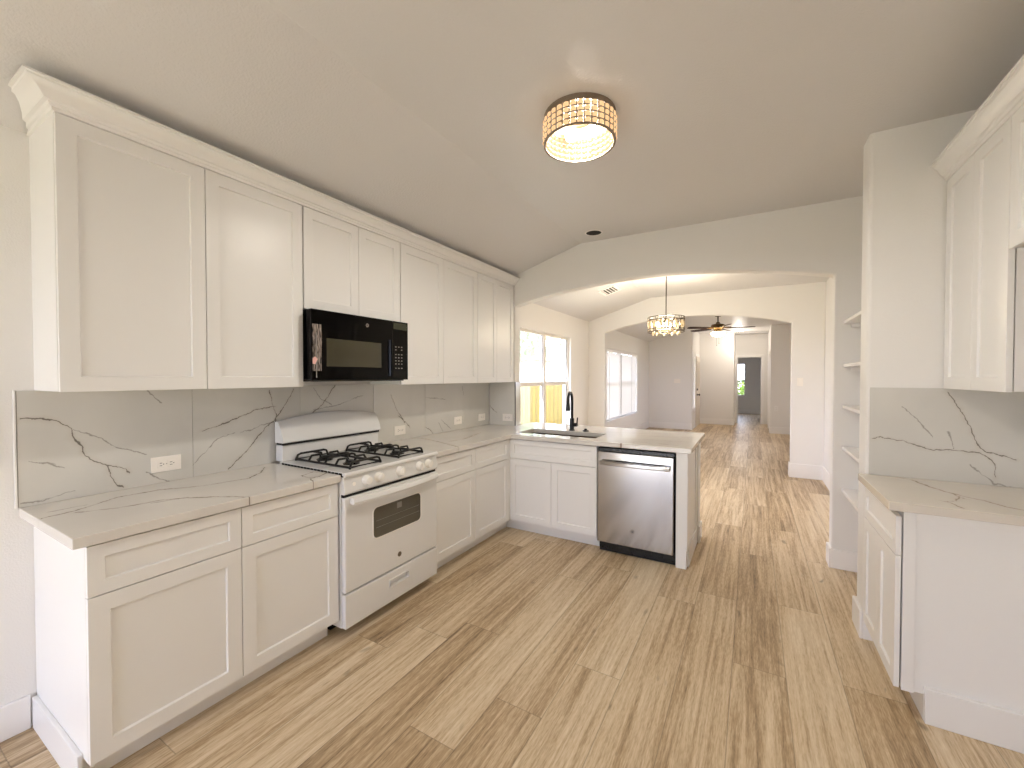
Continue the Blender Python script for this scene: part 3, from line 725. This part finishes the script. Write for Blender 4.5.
bs = thing('backsplash', (0, 2.2, 1.15), 'grey-veined stone slab backsplash along the left wall behind the range', 'backsplash')
ed_ = [.4470, 1.0545, 1.6595, 2.2665, 2.858, 3.44, 3.918]
for a, e in zip(ed_[:-1], ed_[1:]): box(.002, .010, a+.001, e-.001, .9145, 1.389).done('panel', 's_left', bs, bevel=.0006)
box(.001, .0075, .447, 3.918, .9146, 1.3885).done('grout', 'grey', bs)
box(.002, .012, .438, .446, .9146, 1.390).done('edge_trim', 'trim', bs, bevel=.002)
be = thing('backsplash', (.17, HY0, 1.15), 'veined stone backsplash on the narrow end wall beside the window', 'backsplash')
box(.013, .338, HY0-.011, HY0-.002, .9145, 1.389).done('panel', 's_end', be, bevel=.0006)
box(.336, .344, HY0, HY1-.01, .9145, 1.389).done('side_panel', 's_end', be, bevel=.0006)
box(.338, .3455, HY0-.0115, HY0, .9145, 1.389).done('edge_trim', 'badgedark', be)
br = thing('backsplash', (3.43, 2.95, 1.15), 'grey-veined stone backsplash above the right-hand counter', 'backsplash')
box(3.126, XR, 2.940, 2.95, .9145, 1.389).done('panel', 's_right', br, bevel=.0006)
box(3.120, 3.1265, 2.938, 2.95, .9145, 1.390).done('edge_trim', 'trim', br, bevel=.001)

# ------------------------------------------------------------------ outlets, switches, vents
def plate(name, loc, face, kind, label, cat, group=None, wdt=.125, hgt=.076, pm='outlet'):
    """face: '+x' (width along y) or '-y' (width along x)"""
    t = thing(name, loc, label, cat, group)
    X, Y, Z = loc
    def bx(b, u0, u1, v0, v1, n0, n1):
        if face == '+x': return b.box(X+n0, X+n1, Y+u0, Y+u1, Z+v0, Z+v1)
        return b.box(X+u0, X+u1, Y-n1, Y-n0, Z+v0, Z+v1)
    bx(B(), -wdt/2, wdt/2, -hgt/2, hgt/2, 0, .006).done('cover_plate', pm, t, bevel=.002)
    if kind == 'outlet_h':
        for c in (-.021, .021):
            f = bx(B(), c-.0165, c+.0165, -.017, .017, .006, .0085).done('receptacle', pm, t, bevel=.004)
            b = B(); bx(b, c-.008, c+.002, .005, .0075, .0085, .0089); bx(b, c-.008, c+.002, -.0075, -.005, .0085, .0089); bx(b, c+.006, c+.010, -.002, .002, .0085, .0089)
            b.done('slots', 'slot', f)
        bx(B(), -.002, .002, -.002, .002, .006, .007).done('screw', 'grey', t)
    elif kind == 'outlet_v':
        for c in (-.021, .021):
            f = bx(B(), -.017, .017, c-.0165, c+.0165, .006, .0085).done('receptacle', pm, t, bevel=.004)
            b = B(); bx(b, -.0075, -.005, c-.002, c+.008, .0085, .0089); bx(b, .005, .0075, c-.002, c+.008, .0085, .0089)
            b.done('slots', 'slot', f)
    else:
        n = int(kind[-1])
        for k in range(n):
            c = (k-(n-1)/2)*.046
            bx(B(), c-.005, c+.005, -.012, .012, .006, .012).done('toggle', pm, t, bevel=.002)
    return t
plate('outlet', (.0105, .937, 1.008), '+x', 'outlet_h', 'white horizontal outlet on the backsplash left of the range', 'outlet')
plate('outlet', (.0105, 2.545, .998), '+x', 'outlet_h', 'white horizontal outlet on the backsplash just right of the range', 'outlet')
plate('outlet', (.0105, 3.337, 1.008), '+x', 'outlet_h', 'middle white outlet on the backsplash between range and corner', 'outlet')
plate('outlet', (.0105, 3.763, 1.006), '+x', 'outlet_h', 'white outlet on the left-wall backsplash next to the inside corner', 'outlet')
plate('outlet', (.25, HY0-.0115, 1.000), '-y', 'outlet_h', 'white outlet on the narrow end-wall backsplash beside the window', 'outlet')
plate('outlet', (3.09, 12.5, .64), '-y', 'outlet_v', 'small white outlet low on the far living room wall', 'outlet', wdt=.078, hgt=.125, pm='trim')
plate('light_switch', (3.155, AY0, 1.372), '-y', 'sw1', 'white single light switch on the pier right of the second arch', 'light switch', wdt=.072, hgt=.117)
plate('light_switch', (.76, 12.25, 1.33), '-y', 'sw3', 'white triple light switch on the far living room wall', 'light switch', wdt=.165, hgt=.117)

vt = thing('ceiling_vent', (.79, 5.86, zc(.79)), 'white ceiling vent on the sloped dining room ceiling', 'vent')
def onslope(x, d): return zc(x)-d
def sloped(b, x0, x1, y0, y1, d0, d1):
    v = [b.bm.verts.new((x, y, onslope(x, d))) for x in (x0, x1) for y in (y0, y1) for d in (d1, d0)]
    for f in ((0, 1, 3, 2), (4, 6, 7, 5), (0, 4, 5, 1), (2, 3, 7, 6), (0, 2, 6, 4), (1, 5, 7, 3)): b.bm.faces.new([v[i] for i in f])
    return b
b = B(); sloped(b, .675, .91, 5.68, 5.715, 0, .010); sloped(b, .675, .91, 6.005, 6.04, 0, .010); sloped(b, .675, .71, 5.715, 6.005, 0, .010); sloped(b, .875, .91, 5.715, 6.005, 0, .010)
b.done('frame', 'trim', vt, bevel=.002)
sloped(B(), .71, .875, 5.715, 6.005, .001, .002).done('dark_opening', 'slot', vt)
b = B()
for k in range(4):
    x = .722+k*.040; sloped(b, x, x+.011, 5.715, 6.005, .003, .009)
b.done('louvers', 'trim', vt)

# recessed can in the flat ceiling
rc = thing('recessed_light', (CAN[0], CAN[1], ZF), 'black open recessed can light in the ceiling above the first arch', 'ceiling light')
B().lathe([(CR, 0), (CR, .14), (.0, .14)][0:2], (CAN[0], CAN[1], ZF-.0005), 'z', 32).done('can', 'gap', rc, smooth=40)
b = B(); n = 32
for k in range(n):
    a0, a1 = 2*PI*k/n, 2*PI*(k+1)/n
    def q(r, a, z): return (CAN[0]+r*math.cos(a), CAN[1]+r*math.sin(a), ZF+z)
    b.quad([q(CR-.003, a0, -.004), q(CR-.003, a1, -.004), q(CR+.010, a1, -.001), q(CR+.010, a0, -.001)])
    b.quad([q(CR-.003, a0, -.004), q(CR-.003, a1, -.004), q(CR-.003, a1, .0), q(CR-.003, a0, .0)])
b.done('trim_ring', 'trim', rc)

# ------------------------------------------------------------------ built-in shelves in the niche
bk = thing('built_in_bookcase', (3.29, 3.52, .6), 'white built-in bookcase with five shelves in the niche beside the arch', 'bookcase')
for z in (1.863, 1.541, 1.235, .925, .610):
    box(3.155, 3.43, 3.121, HY0-.001, z-.022, z).done('shelf', 'trim', bk, bevel=.003)
for z in (1.863, 1.541, 1.235, .925, .610):
    b = B(); b.box(3.20, 3.43, HY0-.015, HY0-.001, z-.052, z-.022); b.box(3.20, 3.43, 3.121, 3.135, z-.052, z-.022); b.done('cleat', 'trim', bk, bevel=.002)

# ------------------------------------------------------------------ gas range
R0, R1 = 1.483, 2.245
rg = thing('gas_range', (.34, (R0+R1)/2, 0), 'white freestanding gas range with black grates and knob controls', 'range')
box(.03, .635, R0, R1, .065, .900).done('body', 'range', rg, bevel=.003)
box(.06, .50, R0+.03, R1-.02, .0, .064).done('kick', 'gap', rg)
b = B(); b.prism([(.645, .900), (.672, .900), (.678, .906), (.678, .917), (.670, .925), (.07, .925), (.07, .900)], 'y', R0-.001, R1+.001)
ct = b.done('cooktop', 'range', rg, bevel=.002)
b = B(); b.box(.11, .635, 1.545, 1.790, .9252, .9262); b.done('burner_well', 'range', ct)
box(.11, .635, 1.913, 2.158, .9252, .9262).done('burner_well', 'range', ct)
b = B()
for k in range(18):
    x = .10+k*.031; b.box(x, x+.024, R0-.0045, R0-.001, .905, .922)
b.box(.07, .66, R0-.0040, R0-.0015, .902, .909); b.done('side_gasket', 'gap', rg)
# backguard: curved hood over a lower riser
b = B(); n = 14; rings = []
for k in range(n+1):
    f = k/n; y = R0+(R1-R0)*f; h = 1.168+.040*(1-(2*f-1)**2); e = 0 if 0 < k < n else 1
    prof = [(.025, 1.040), (.106, 1.040), (.111, 1.046), (.110, 1.062), (.096, 1.10), (.076, h-.030), (.062, h-.006), (.052, h), (.025, h)]
    rings.append([b.bm.verts.new((x, y, z)) for x, z in prof])
for a, c in zip(rings[:-1], rings[1:]):
    for k in range(len(a)): b.bm.faces.new([a[k], a[(k+1) % len(a)], c[(k+1) % len(a)], c[k]])
b.bm.faces.new(rings[0]); b.bm.faces.new(rings[-1])
b.done('backguard', 'range', rg, smooth=35)
box(.025, .092, R0+.004, R1-.004, .9255, 1.026).done('backguard_riser', 'range', rg, bevel=.004)
box(.03, .102, R0+.006, R1-.006, 1.026, 1.0405).done('vent_slot', 'gap', rg)
# control panel with five knobs
b = B(); b.prism([(.635, .803), (.664, .803), (.672, .815), (.660, .897), (.635, .897)], 'y', R0, R1); b.done('control_panel', 'range', rg, bevel=.002)
for i, y in enumerate((1.632, 1.722, 1.893, 2.067, 2.153)):
    k = B().lathe([(0, 0), (.031, 0), (.031, .006), (.026, .012), (.023, .030), (.017, .033), (0, .033)], (.664, y, .857), 'x', 24).done('knob', 'knob', rg, smooth=35)
    box(.697, .7005, y-.004, y+.004, .857-.022, .857+.022).done('knob_grip', 'knob', k, bevel=.0015)
B().lathe([(0, 0), (.011, 0), (.011, .004), (0, .005)], (.664, 1.548, .853), 'x', 16).done('light_button', 'outlet', rg, smooth=35)
box(.62, .655, R0+.004, R1-.004, .786, .803).done('door_gap', 'gap', rg)
# oven door
od = box(.637, .668, R0+.002, R1-.002, .262, .786).done('oven_door', 'range', rg, bevel=.008, seg=3)
def rrect(u0, u1, v0, v1, r, n=5):
    pts = []
    for cx, cz, a in ((u1-r, v1-r, 0), (u0+r, v1-r, PI/2), (u0+r, v0+r, PI), (u1-r, v0+r, 1.5*PI)):
        for i in range(n+1): pts.append((cx+r*math.cos(a+PI/2*i/n), cz+r*math.sin(a+PI/2*i/n)))
    return pts
b = B(); b.prism(rrect(1.682, 2.075, .500, .678, .028), 'x', .664, .6695); b.done('window', 'ovenglass', od, bevel=.001)
ring = rrect(1.677, 2.080, .495, .683, .032); B().tube([(.6690, u, v) for u, v in ring], .0035, 6, closed=True).done('window_bezel', 'knob', od, smooth=60)
b = B()
for z in (.56, .60): b.tube([(.6697, 1.70, z), (.6697, 2.06, z)], .0012, 5)
b.box(.6695, .6700, 1.865, 1.905, .63, .665); b.done('oven_rack', 'grey', od)
n = 16; pts = []
b = B(); rings = []
for k in range(n+1):
    f = k/n; y = R0+.035+(R1-R0-.06)*f; x = .690+.030*(1-(2*f-1)**2)
    rings.append([b.bm.verts.new(p) for p in ((x-.012, y, .745), (x+.010, y, .748), (x+.014, y, .760), (x+.008, y, .782), (x-.012, y, .786))])
for a, c in zip(rings[:-1], rings[1:]):
    for k in range(5): b.bm.faces.new([a[k], a[(k+1) % 5], c[(k+1) % 5], c[k]])
b.bm.faces.new(rings[0]); b.bm.faces.new(rings[-1])
for y in (R0+.05, R1-.055): b.box(.664, .690, y-.014, y+.014, .750, .782)
b.done('handle', 'range', od, bevel=.002)
bd = B().lathe([(0, 0), (.0155, 0), (.0155, .0015), (.013, .002), (0, .002)], (.668, 1.886, .337), 'x', 24).done('badge', 'badgedark', od, smooth=30)
B().lathe([(.0125, 0), (.0138, 0), (.0138, .0006), (.0125, .0006), (.0125, 0)][0:4], (.670, 1.886, .337), 'x', 24).done('badge_ring', 'badge', bd)
text_obj('badge_letters', 'GE', .014, (.6702, 1.886, .337), RX, 'badge', bd)
# drawer
PH = (1.811, 1.962, .163, .201)
dr = B().grid('x', .637, .668, (R0+.002, R1-.002), (.066, .252), [PH]).done('drawer', 'range', rg, bevel=.005, seg=3)
b = B(); b.grid('x', .6675, .6735, (1.801, 1.972), (.155, .209), [PH]); b.done('pull_frame', 'range', dr, bevel=.002)
box(.640, .646, *PH).done('pull_recess', 'range', dr)
# grates: two, each spanning a front and a back burner
def grate(y0, y1):
    x0, x1 = .125, .622; zt = .966; zb = .927; r = .0068
    b = B(); ym = (y0+y1)/2; xm = (x0+x1)/2
    zr = .936
    b.tube([(x0, y0, zr), (x1, y0, zr), (x1, y1, zr), (x0, y1, zr)], r, 8, closed=True)
    for x in (x0, xm-.03, xm+.03, x1): b.tube([(x, y0, zr), (x, y0+.012, zt-.006), (x, y0+.03, zt), (x, y1-.03, zt), (x, y1-.012, zt-.006), (x, y1, zr)], r, 8)
    for x in (x0, x1):
        for y in (y0, y1): b.tube([(x, y, zr), (x, y, zb)], r, 8)
    for xc in ((x0+xm)/2, (xm+x1)/2):
        for dx, dy in ((1, 0), (-1, 0), (0, 1), (0, -1)):
            ex = xc+dx*(xm-x0)/2; ey = ym+dy*(y1-y0)/2
            ix = xc+dx*.035; iy = ym+dy*.035
            b.tube([(ex, ey, zr if dy else zt), (ex-dx*.02, ey-dy*.02, zt), (ix, iy, zt), (ix-dx*.006, iy-dy*.006, zt-.02)], r, 8)
    g = b.done('grate', 'iron', rg, smooth=50)
    for xc in ((x0+xm)/2, (xm+x1)/2):
        B().lathe([(.048, .9262), (.050, .932), (.036, .938), (.034, .946), (.030, .950), (0, .951)], (xc, ym, 0), 'z', 24).done('burner', 'black', rg, smooth=40)
grate(1.556, 1.778); grate(1.925, 2.147)

# ------------------------------------------------------------------ microwave
mw = thing('microwave', (.2, 1.86, 1.415), 'black over-the-range microwave under the short wall cabinet', 'microwave')
Y0, Y1, Z0, Z1 = 1.483, 2.234, 1.418, 1.836
box(.0, .386, Y0, Y1, Z0+.012, Z1).done('body', 'mwblack', mw, bevel=.003)
box(.02, .375, Y0+.01, Y1-.01, Z0, Z0+.012).done('underside', 'badgedark', mw, bevel=.002)
md = box(.387, .410, 1.471, 2.086, Z0+.008, Z1-.002).done('door', 'mwblack', mw, bevel=.004)
box(.4095, .4108, 1.568, 1.984, 1.507, 1.672).done('window', 'mwglass', md, bevel=.0005)
bd = B().lathe([(0, 0), (.0125, 0), (.0125, .0015), (0, .002)], (.410, 1.866, 1.779), 'x', 24).done('badge', 'badge', md, smooth=30)
text_obj('badge_letters', 'GE', .012, (.4122, 1.866, 1.779), RX, 'badgedark', bd)
b = B(); b.prism([(.410, 2.046), (.426, 2.052), (.430, 2.062), (.426, 2.072), (.410, 2.078)], 'z', 1.45, 1.70); b.done('handle', 'mwblack', md, bevel=.002)
cp = box(.387, .409, 2.089, Y1, Z0+.008, Z1-.002).done('control_panel', 'mwblack', mw, bevel=.003)
M['lcd'] = mat('display_window', '#2c2f22', .12)
box(.4088, .4098, 2.094, 2.222, 1.778, 1.822).done('display', 'lcd', cp)
for r_, (z, ys) in enumerate(((1.655, (2.115, 2.143, 2.171)), (1.635, (2.115, 2.171)), (1.602, (2.115, 2.143, 2.171)), (1.580, (2.115, 2.143, 2.171)), (1.558, (2.115, 2.143, 2.171)), (1.536, (2.115, 2.143, 2.171)), (1.506, (2.115, 2.143, 2.171)))):
    for y in ys: box(.4088, .4096, y-.006, y+.006, z-.0035, z+.0035).done('button', 'grey', cp)
b = B(); n = 16
vs = [[b.bm.verts.new((.4125+random.uniform(0, .004), y, 1.48+.268*k/n)) for y in (1.475, 1.493, 1.513, 1.532)] for k in range(n+1)]
for k in range(n):
    for j in range(3): b.bm.faces.new([vs[k][j], vs[k][j+1], vs[k+1][j+1], vs[k+1][j]])
fo = b.done('protective_film', 'film', md); sm = fo.modifiers.new('thick', 'SOLIDIFY'); sm.thickness = .0012
box(.4165, .4185, 1.495, 1.499, 1.44, 1.70).done('film_edge', 'silver', md)
b = B(); b.prism([(1.473, 1.520), (1.489, 1.518), (1.503, 1.548), (1.489, 1.562), (1.473, 1.552)], 'x', .4175, .4190); b.done('tape', 'tape', md)

# ------------------------------------------------------------------ dishwasher
dw = thing('dishwasher', (1.77, 3.6, 0), 'stainless steel dishwasher under the peninsula counter', 'dishwasher')
D0, D1 = 1.470, 2.064
box(D0, D1+.008, 3.375, 3.90, .02, .868).done('tub', 'gap', dw)
box(D0+.005, D1+.008, 3.372, 3.42, .0, .085).done('kick_plate', 'black', dw)
dd = box(D0, D1, 3.310, 3.365, .092, .835).done('door', 'steel', dw, bevel=.006, seg=3)
box(D0+.004, D1+.004, 3.322, 3.37, .837, .866).done('control_strip', 'black', dw, bevel=.003)
b = B(); n = 12; rings = []
for k in range(n+1):
    f = k/n; x = D0+.030+(D1-D0-.056)*f; y = 3.278-.012*(1-(2*f-1)**2)
    rings.append([b.bm.verts.new(p) for p in ((x, y, .733), (x, y-.006, .739), (x, y-.006, .762), (x, y, .768), (x, y+.012, .768), (x, y+.012, .733))])
for a, c in zip(rings[:-1], rings[1:]):
    for k in range(6): b.bm.faces.new([a[k], a[(k+1) % 6], c[(k+1) % 6], c[k]])
b.bm.faces.new(rings[0]); b.bm.faces.new(rings[-1])
for x in (D0+.036, D1-.032): b.box(x-.008, x+.008, 3.288, 3.312, .737, .764)
b.done('handle', 'steel', dd, bevel=.002)
bd = B().lathe([(0, 0), (.016, 0), (.016, -.0015), (0, -.002)], (1.757, 3.310, .218), 'y', 24).done('badge', 'badge', dd, smooth=30)
text_obj('badge_letters', 'GE', .015, (1.757, 3.3078, .218), RY, 'badgedark', bd)
b = B(); b.box(1.72, 1.735, 3.3065, 3.310, .795, .799); b.done('vent_mark', 'badgedark', dd)

# ------------------------------------------------------------------ sink, faucet, button
sk = thing('sink', (1.01, 3.64, .87), 'stainless undermount sink set in the peninsula countertop', 'sink')
b = B(); x0, x1, y0, y1 = .620, 1.400, 3.470, 3.805; zt = .876; zb = .690; i = .012
o_ = [(x0, y0), (x1, y0), (x1, y1), (x0, y1)]; n_ = [(x0+i, y0+i), (x1-i, y0+i), (x1-i, y1-i), (x0+i, y1-i)]; m_ = [(x0+.03, y0+.03), (x1-.03, y0+.03), (x1-.03, y1-.03), (x0+.03, y1-.03)]
rs = [[b.bm.verts.new((*p, z)) for p in ring] for ring, z in ((o_, zb-.004), (o_, zt), (n_, zt), (n_, zb+.02), (m_, zb))]
for a, c in zip(rs[:-1], rs[1:]):
    for k in range(4): b.bm.faces.new([a[k], a[(k+1) % 4], c[(k+1) % 4], c[k]])
b.bm.faces.new(rs[0]); b.bm.faces.new(rs[-1]); b.done('basin', 'sinksteel', sk, bevel=.004)
B().lathe([(.045, .6905), (.043, .693), (.030, .6915), (.0, .6912)], (1.01, 3.66, 0), 'z', 24).done('drain', 'chrome', sk, smooth=40)
fc = thing('faucet', (1.02, 3.865, .914), 'matte black gooseneck pull-down faucet behind the sink', 'faucet')
FX, FY = 1.022, 3.868
B().lathe([(.0, .9142), (.030, .9142), (.030, .921), (.024, .926), (.022, .93), (.022, 1.035), (.0, 1.036)], (FX, FY, 0), 'z', 24).done('base', 'mblack', fc, smooth=35)
pts = [(FX, FY, 1.03), (FX, FY, 1.22)]
dx, dy = .12, -.99; rr = .072
for k in range(1, 13):
    a = PI*k/12; q = rr*(1-math.cos(a)); pts.append((FX+dx*q, FY+dy*q, 1.22+rr*math.sin(a)))
B().tube(pts, .0135, 14).done('spout', 'mblack', fc, smooth=50)
e = pts[-1]
B().tube([(e[0], e[1], e[2]+.005), (e[0]+dx*.003, e[1]+dy*.003, e[2]-.03), (e[0]+dx*.006, e[1]+dy*.006, e[2]-.085), (e[0]+dx*.006, e[1]+dy*.006, e[2]-.10)], [.0145, .0165, .023, .022], 14).done('spray_head', 'mblack', fc, smooth=50)
h = B().tube([(FX+.018, FY, .972), (FX+.055, FY, .972)], .019, 14).done('handle', 'mblack', fc, smooth=50)
B().tube([(FX+.050, FY, .972), (FX+.056, FY-.004, 1.00), (FX+.062, FY-.01, 1.045)], [.009, .007, .006], 10).done('lever', 'mblack', h, smooth=50)
ab = thing('disposal_switch', (1.165, 3.87, .914), 'small black round sink button beside the faucet', 'sink button')
B().lathe([(0, 0), (.030, 0), (.030, .008), (.024, .012), (0, .012)], (1.165, 3.87, .9142), 'z', 24).done('base', 'mblack', ab, smooth=35)
B().lathe([(0, .012), (.014, .012), (.014, .022), (.010, .026), (0, .026)], (1.165, 3.87, .9142), 'z', 20).done('button', 'mblack', ab, smooth=35)

# ------------------------------------------------------------------ kitchen drum light
LX, LY = 1.800, 2.018; LR = .178
kl = thing('ceiling_light', (LX, LY, ZF), 'round flush-mount ceiling light with crystal bead drum in the kitchen', 'ceiling light')
def ring(b, r0, r1, z0, z1, seg=48):
    P = lambda r, a, z: (LX+r*math.cos(a), LY+r*math.sin(a), z)
    for k in range(seg):
        a, c = 2*PI*k/seg, 2*PI*(k+1)/seg
        q = [(r0, z0), (r1, z0), (r1, z1), (r0, z1)]
        for j in range(4):
            (ra, za), (rb, zb_) = q[j], q[(j+1) % 4]
            b.quad([P(ra, a, za), P(rb, a, zb_), P(rb, c, zb_), P(ra, c, za)])
    return b
ring(B(), LR-.012, LR+.002, 2.742, ZF).done('top_band', 'taupe', kl)
B().lathe([(0, ZF-.006), (LR-.01, ZF-.006), (LR-.01, ZF-.002), (0, ZF-.002)], (LX, LY, 0), 'z', 48).done('reflector_plate', 'knob', kl)
b = B()
for z in (2.7435, 2.7155, 2.6875, 2.6595, 2.6315): ring(b, LR-.008, LR+.002, z-.0026, z+.0026)
ring(b, LR-.008, LR+.003, 2.626, 2.632)
for k in range(32):
    a = 2*PI*(k+.5)/32; b.tube([(LX+(LR+.001)*math.cos(a), LY+(LR+.001)*math.sin(a), 2.63), (LX+(LR+.001)*math.cos(a), LY+(LR+.001)*math.sin(a), 2.744)], .0034, 5)
b.done('wire_frame', 'taupe', kl)
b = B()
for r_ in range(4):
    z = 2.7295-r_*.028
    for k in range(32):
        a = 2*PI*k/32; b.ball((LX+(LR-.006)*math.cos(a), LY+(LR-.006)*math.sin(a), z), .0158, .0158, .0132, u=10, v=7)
bo = b.done('crystal_beads', 'crystal', kl, smooth=80, kind='stuff')  # beads emit in place of light passing from the bulbs
B().lathe([(0, 2.74), (.06, 2.74), (.06, 2.752), (0, 2.752)], (LX, LY, 0), 'z', 32).done('socket_cluster', 'bronze', kl)
for k in range(3):
    a = 2*PI*k/3+.4; B().ball((LX+.085*math.cos(a), LY+.085*math.sin(a), 2.715), .030, u=16, v=12).done('bulb', 'bulb', kl, smooth=80)
lamp('kitchen_drum_lamp', (LX, LY, 2.69), 60, WARM, .06)

# ------------------------------------------------------------------ dining chandelier
CX, CY = 1.605, 5.60
ch = thing('chandelier', (CX, CY, ZF), 'drum chandelier of oval crystals hanging on a rod in the dining room', 'chandelier')
B().lathe([(0, ZF-.028), (.06, ZF-.026), (.065, ZF-.004), (.065, ZF-.0005), (0, ZF-.0005)], (CX, CY, 0), 'z', 24).done('canopy', 'nickel', ch, smooth=40)
B().tube([(CX, CY, 2.03), (CX, CY, ZF-.02)], .0065, 8).done('rod', 'nickel', ch, smooth=60)
CRR = .222
def circ(r, z, n=40): return [(CX+r*math.cos(2*PI*k/n), CY+r*math.sin(2*PI*k/n), z) for k in range(n)]
for z in (2.205, 2.165, 2.055, 2.020):
    B().tube(circ(CRR, z), .0055, 6, closed=True).done('ring', 'nickel', ch, smooth=60)
NC = 14
b = B()
for k in range(NC*2):
    a0 = 2*PI*k/(NC*2)
    pts = []
    for i in range(9):
        f = i/8; a = a0+(1 if k % 2 else -1)*math.sin(f*PI)*PI/NC*.55; pts.append((CX+CRR*math.cos(a), CY+CRR*math.sin(a), 2.020+.185*f))
    b.tube(pts, .0032, 5)
b.done('lattice', 'nickel', ch)
for k in range(NC):
    a = 2*PI*(k+.25)/NC
    B().ball((CX+(CRR-.018)*math.cos(a), CY+(CRR-.018)*math.sin(a), 2.112), .019, .019, .052, 10, 8).done('crystal', 'clearcrystal', ch, smooth=80)
for k in range(10):
    a = 2*PI*k/10
    B().ball((CX+.16*math.cos(a), CY+.16*math.sin(a), 2.0), .014, .014, .026, 8, 6).done('crystal_drop', 'clearcrystal', ch, smooth=80)
for k in range(5):
    a = 2*PI*k/5; x, y = CX+.11*math.cos(a), CY+.11*math.sin(a)
    B().tube([(CX, CY, 2.05), (x, y, 2.05), (x, y, 2.08)], .006, 6).done('arm', 'nickel', ch)
    B().ball((x, y, 2.115), .017, .017, .036, 10, 8).done('bulb', 'candle', ch, smooth=80)
lamp('chandelier_lamp', (CX, CY, 2.115), 62, (1, .87, .66), .10)

# ------------------------------------------------------------------ living room fan and disc light
FXc, FYc = 1.925, 9.8
fn = thing('ceiling_fan', (FXc, FYc, ZF), 'dark cherry ceiling fan with lit glass bowl in the living room', 'ceiling fan')
B().lathe([(0, ZF-.06), (.055, ZF-.05), (.07, ZF-.002), (0, ZF-.002)], (FXc, FYc, 0), 'z', 24).done('canopy', 'badgedark', fn, smooth=40)
B().tube([(FXc, FYc, 2.56), (FXc, FYc, ZF-.03)], .013, 10).done('downrod', 'badgedark', fn, smooth=60)
B().lathe([(0, 2.60), (.03, 2.60), (.05, 2.565), (.12, 2.55), (.135, 2.52), (.13, 2.475), (.09, 2.455), (.07, 2.42), (.10, 2.405), (.10, 2.395), (0, 2.395)], (FXc, FYc, 0), 'z', 28).done('motor', 'bronze', fn, smooth=40)
for k in range(5):
    a = math.radians(2+72*k); c, s_ = math.cos(a), math.sin(a)
    def W(r, t, z): return (FXc+r*c-t*s_, FYc+r*s_+t*c, z)
    b = B(); out = [(.20, .045), (.30, .062), (.60, .068), (.66, .055), (.685, .02)]
    pts = [(r, t) for r, t in out]+[(r, -t) for r, t in reversed(out)]
    up_ = [b.bm.verts.new(W(r, t, 2.474+t*.18)) for r, t in pts]; dn = [b.bm.verts.new(W(r, t, 2.466+t*.18)) for r, t in pts]
    b.bm.faces.new(up_); b.bm.faces.new(dn)
    for i in range(len(pts)): j = (i+1) % len(pts); b.bm.faces.new([up_[i], up_[j], dn[j], dn[i]])
    bl_ = b.done('blade', 'fanwood', fn)
    B().tube([W(.10, 0, 2.485), W(.16, 0, 2.478), W(.25, 0, 2.478)], [.012, .016, .02], 6).done('blade_iron', 'bronze', bl_)
B().lathe([(.105, 2.395), (.135, 2.375), (.14, 2.355), (.11, 2.315), (.06, 2.295), (0, 2.29)], (FXc, FYc, 0), 'z', 28).done('light_bowl', 'bowl', fn, smooth=60)
for dx_, z in ((-.012, 2.10), (.03, 2.14)):
    pc = B().tube([(FXc+dx_, FYc-.10, 2.40), (FXc+dx_, FYc-.145, 2.36), (FXc+dx_, FYc-.145, z)], .0022, 5).done('pull_chain', 'nickel', fn)
    B().ball((FXc+dx_, FYc-.145, z), .006, .006, .012, 6, 5).done('pull_knob', 'nickel', pc)
DLX, DLY = 2.20, 13.50
dl = thing('disc_light', (DLX, DLY, ZF), 'flat white lit disc light on the ceiling outside the hall door', 'ceiling light')
B().lathe([(0, ZF-.018), (.14, ZF-.018), (.155, ZF-.001), (0, ZF-.001)], (DLX, DLY, 0), 'z', 32).done('diffuser', 'led', dl)
lamp('disc_lamp', (DLX, DLY, ZF-.35), 20, (1, .9, .78), .1)
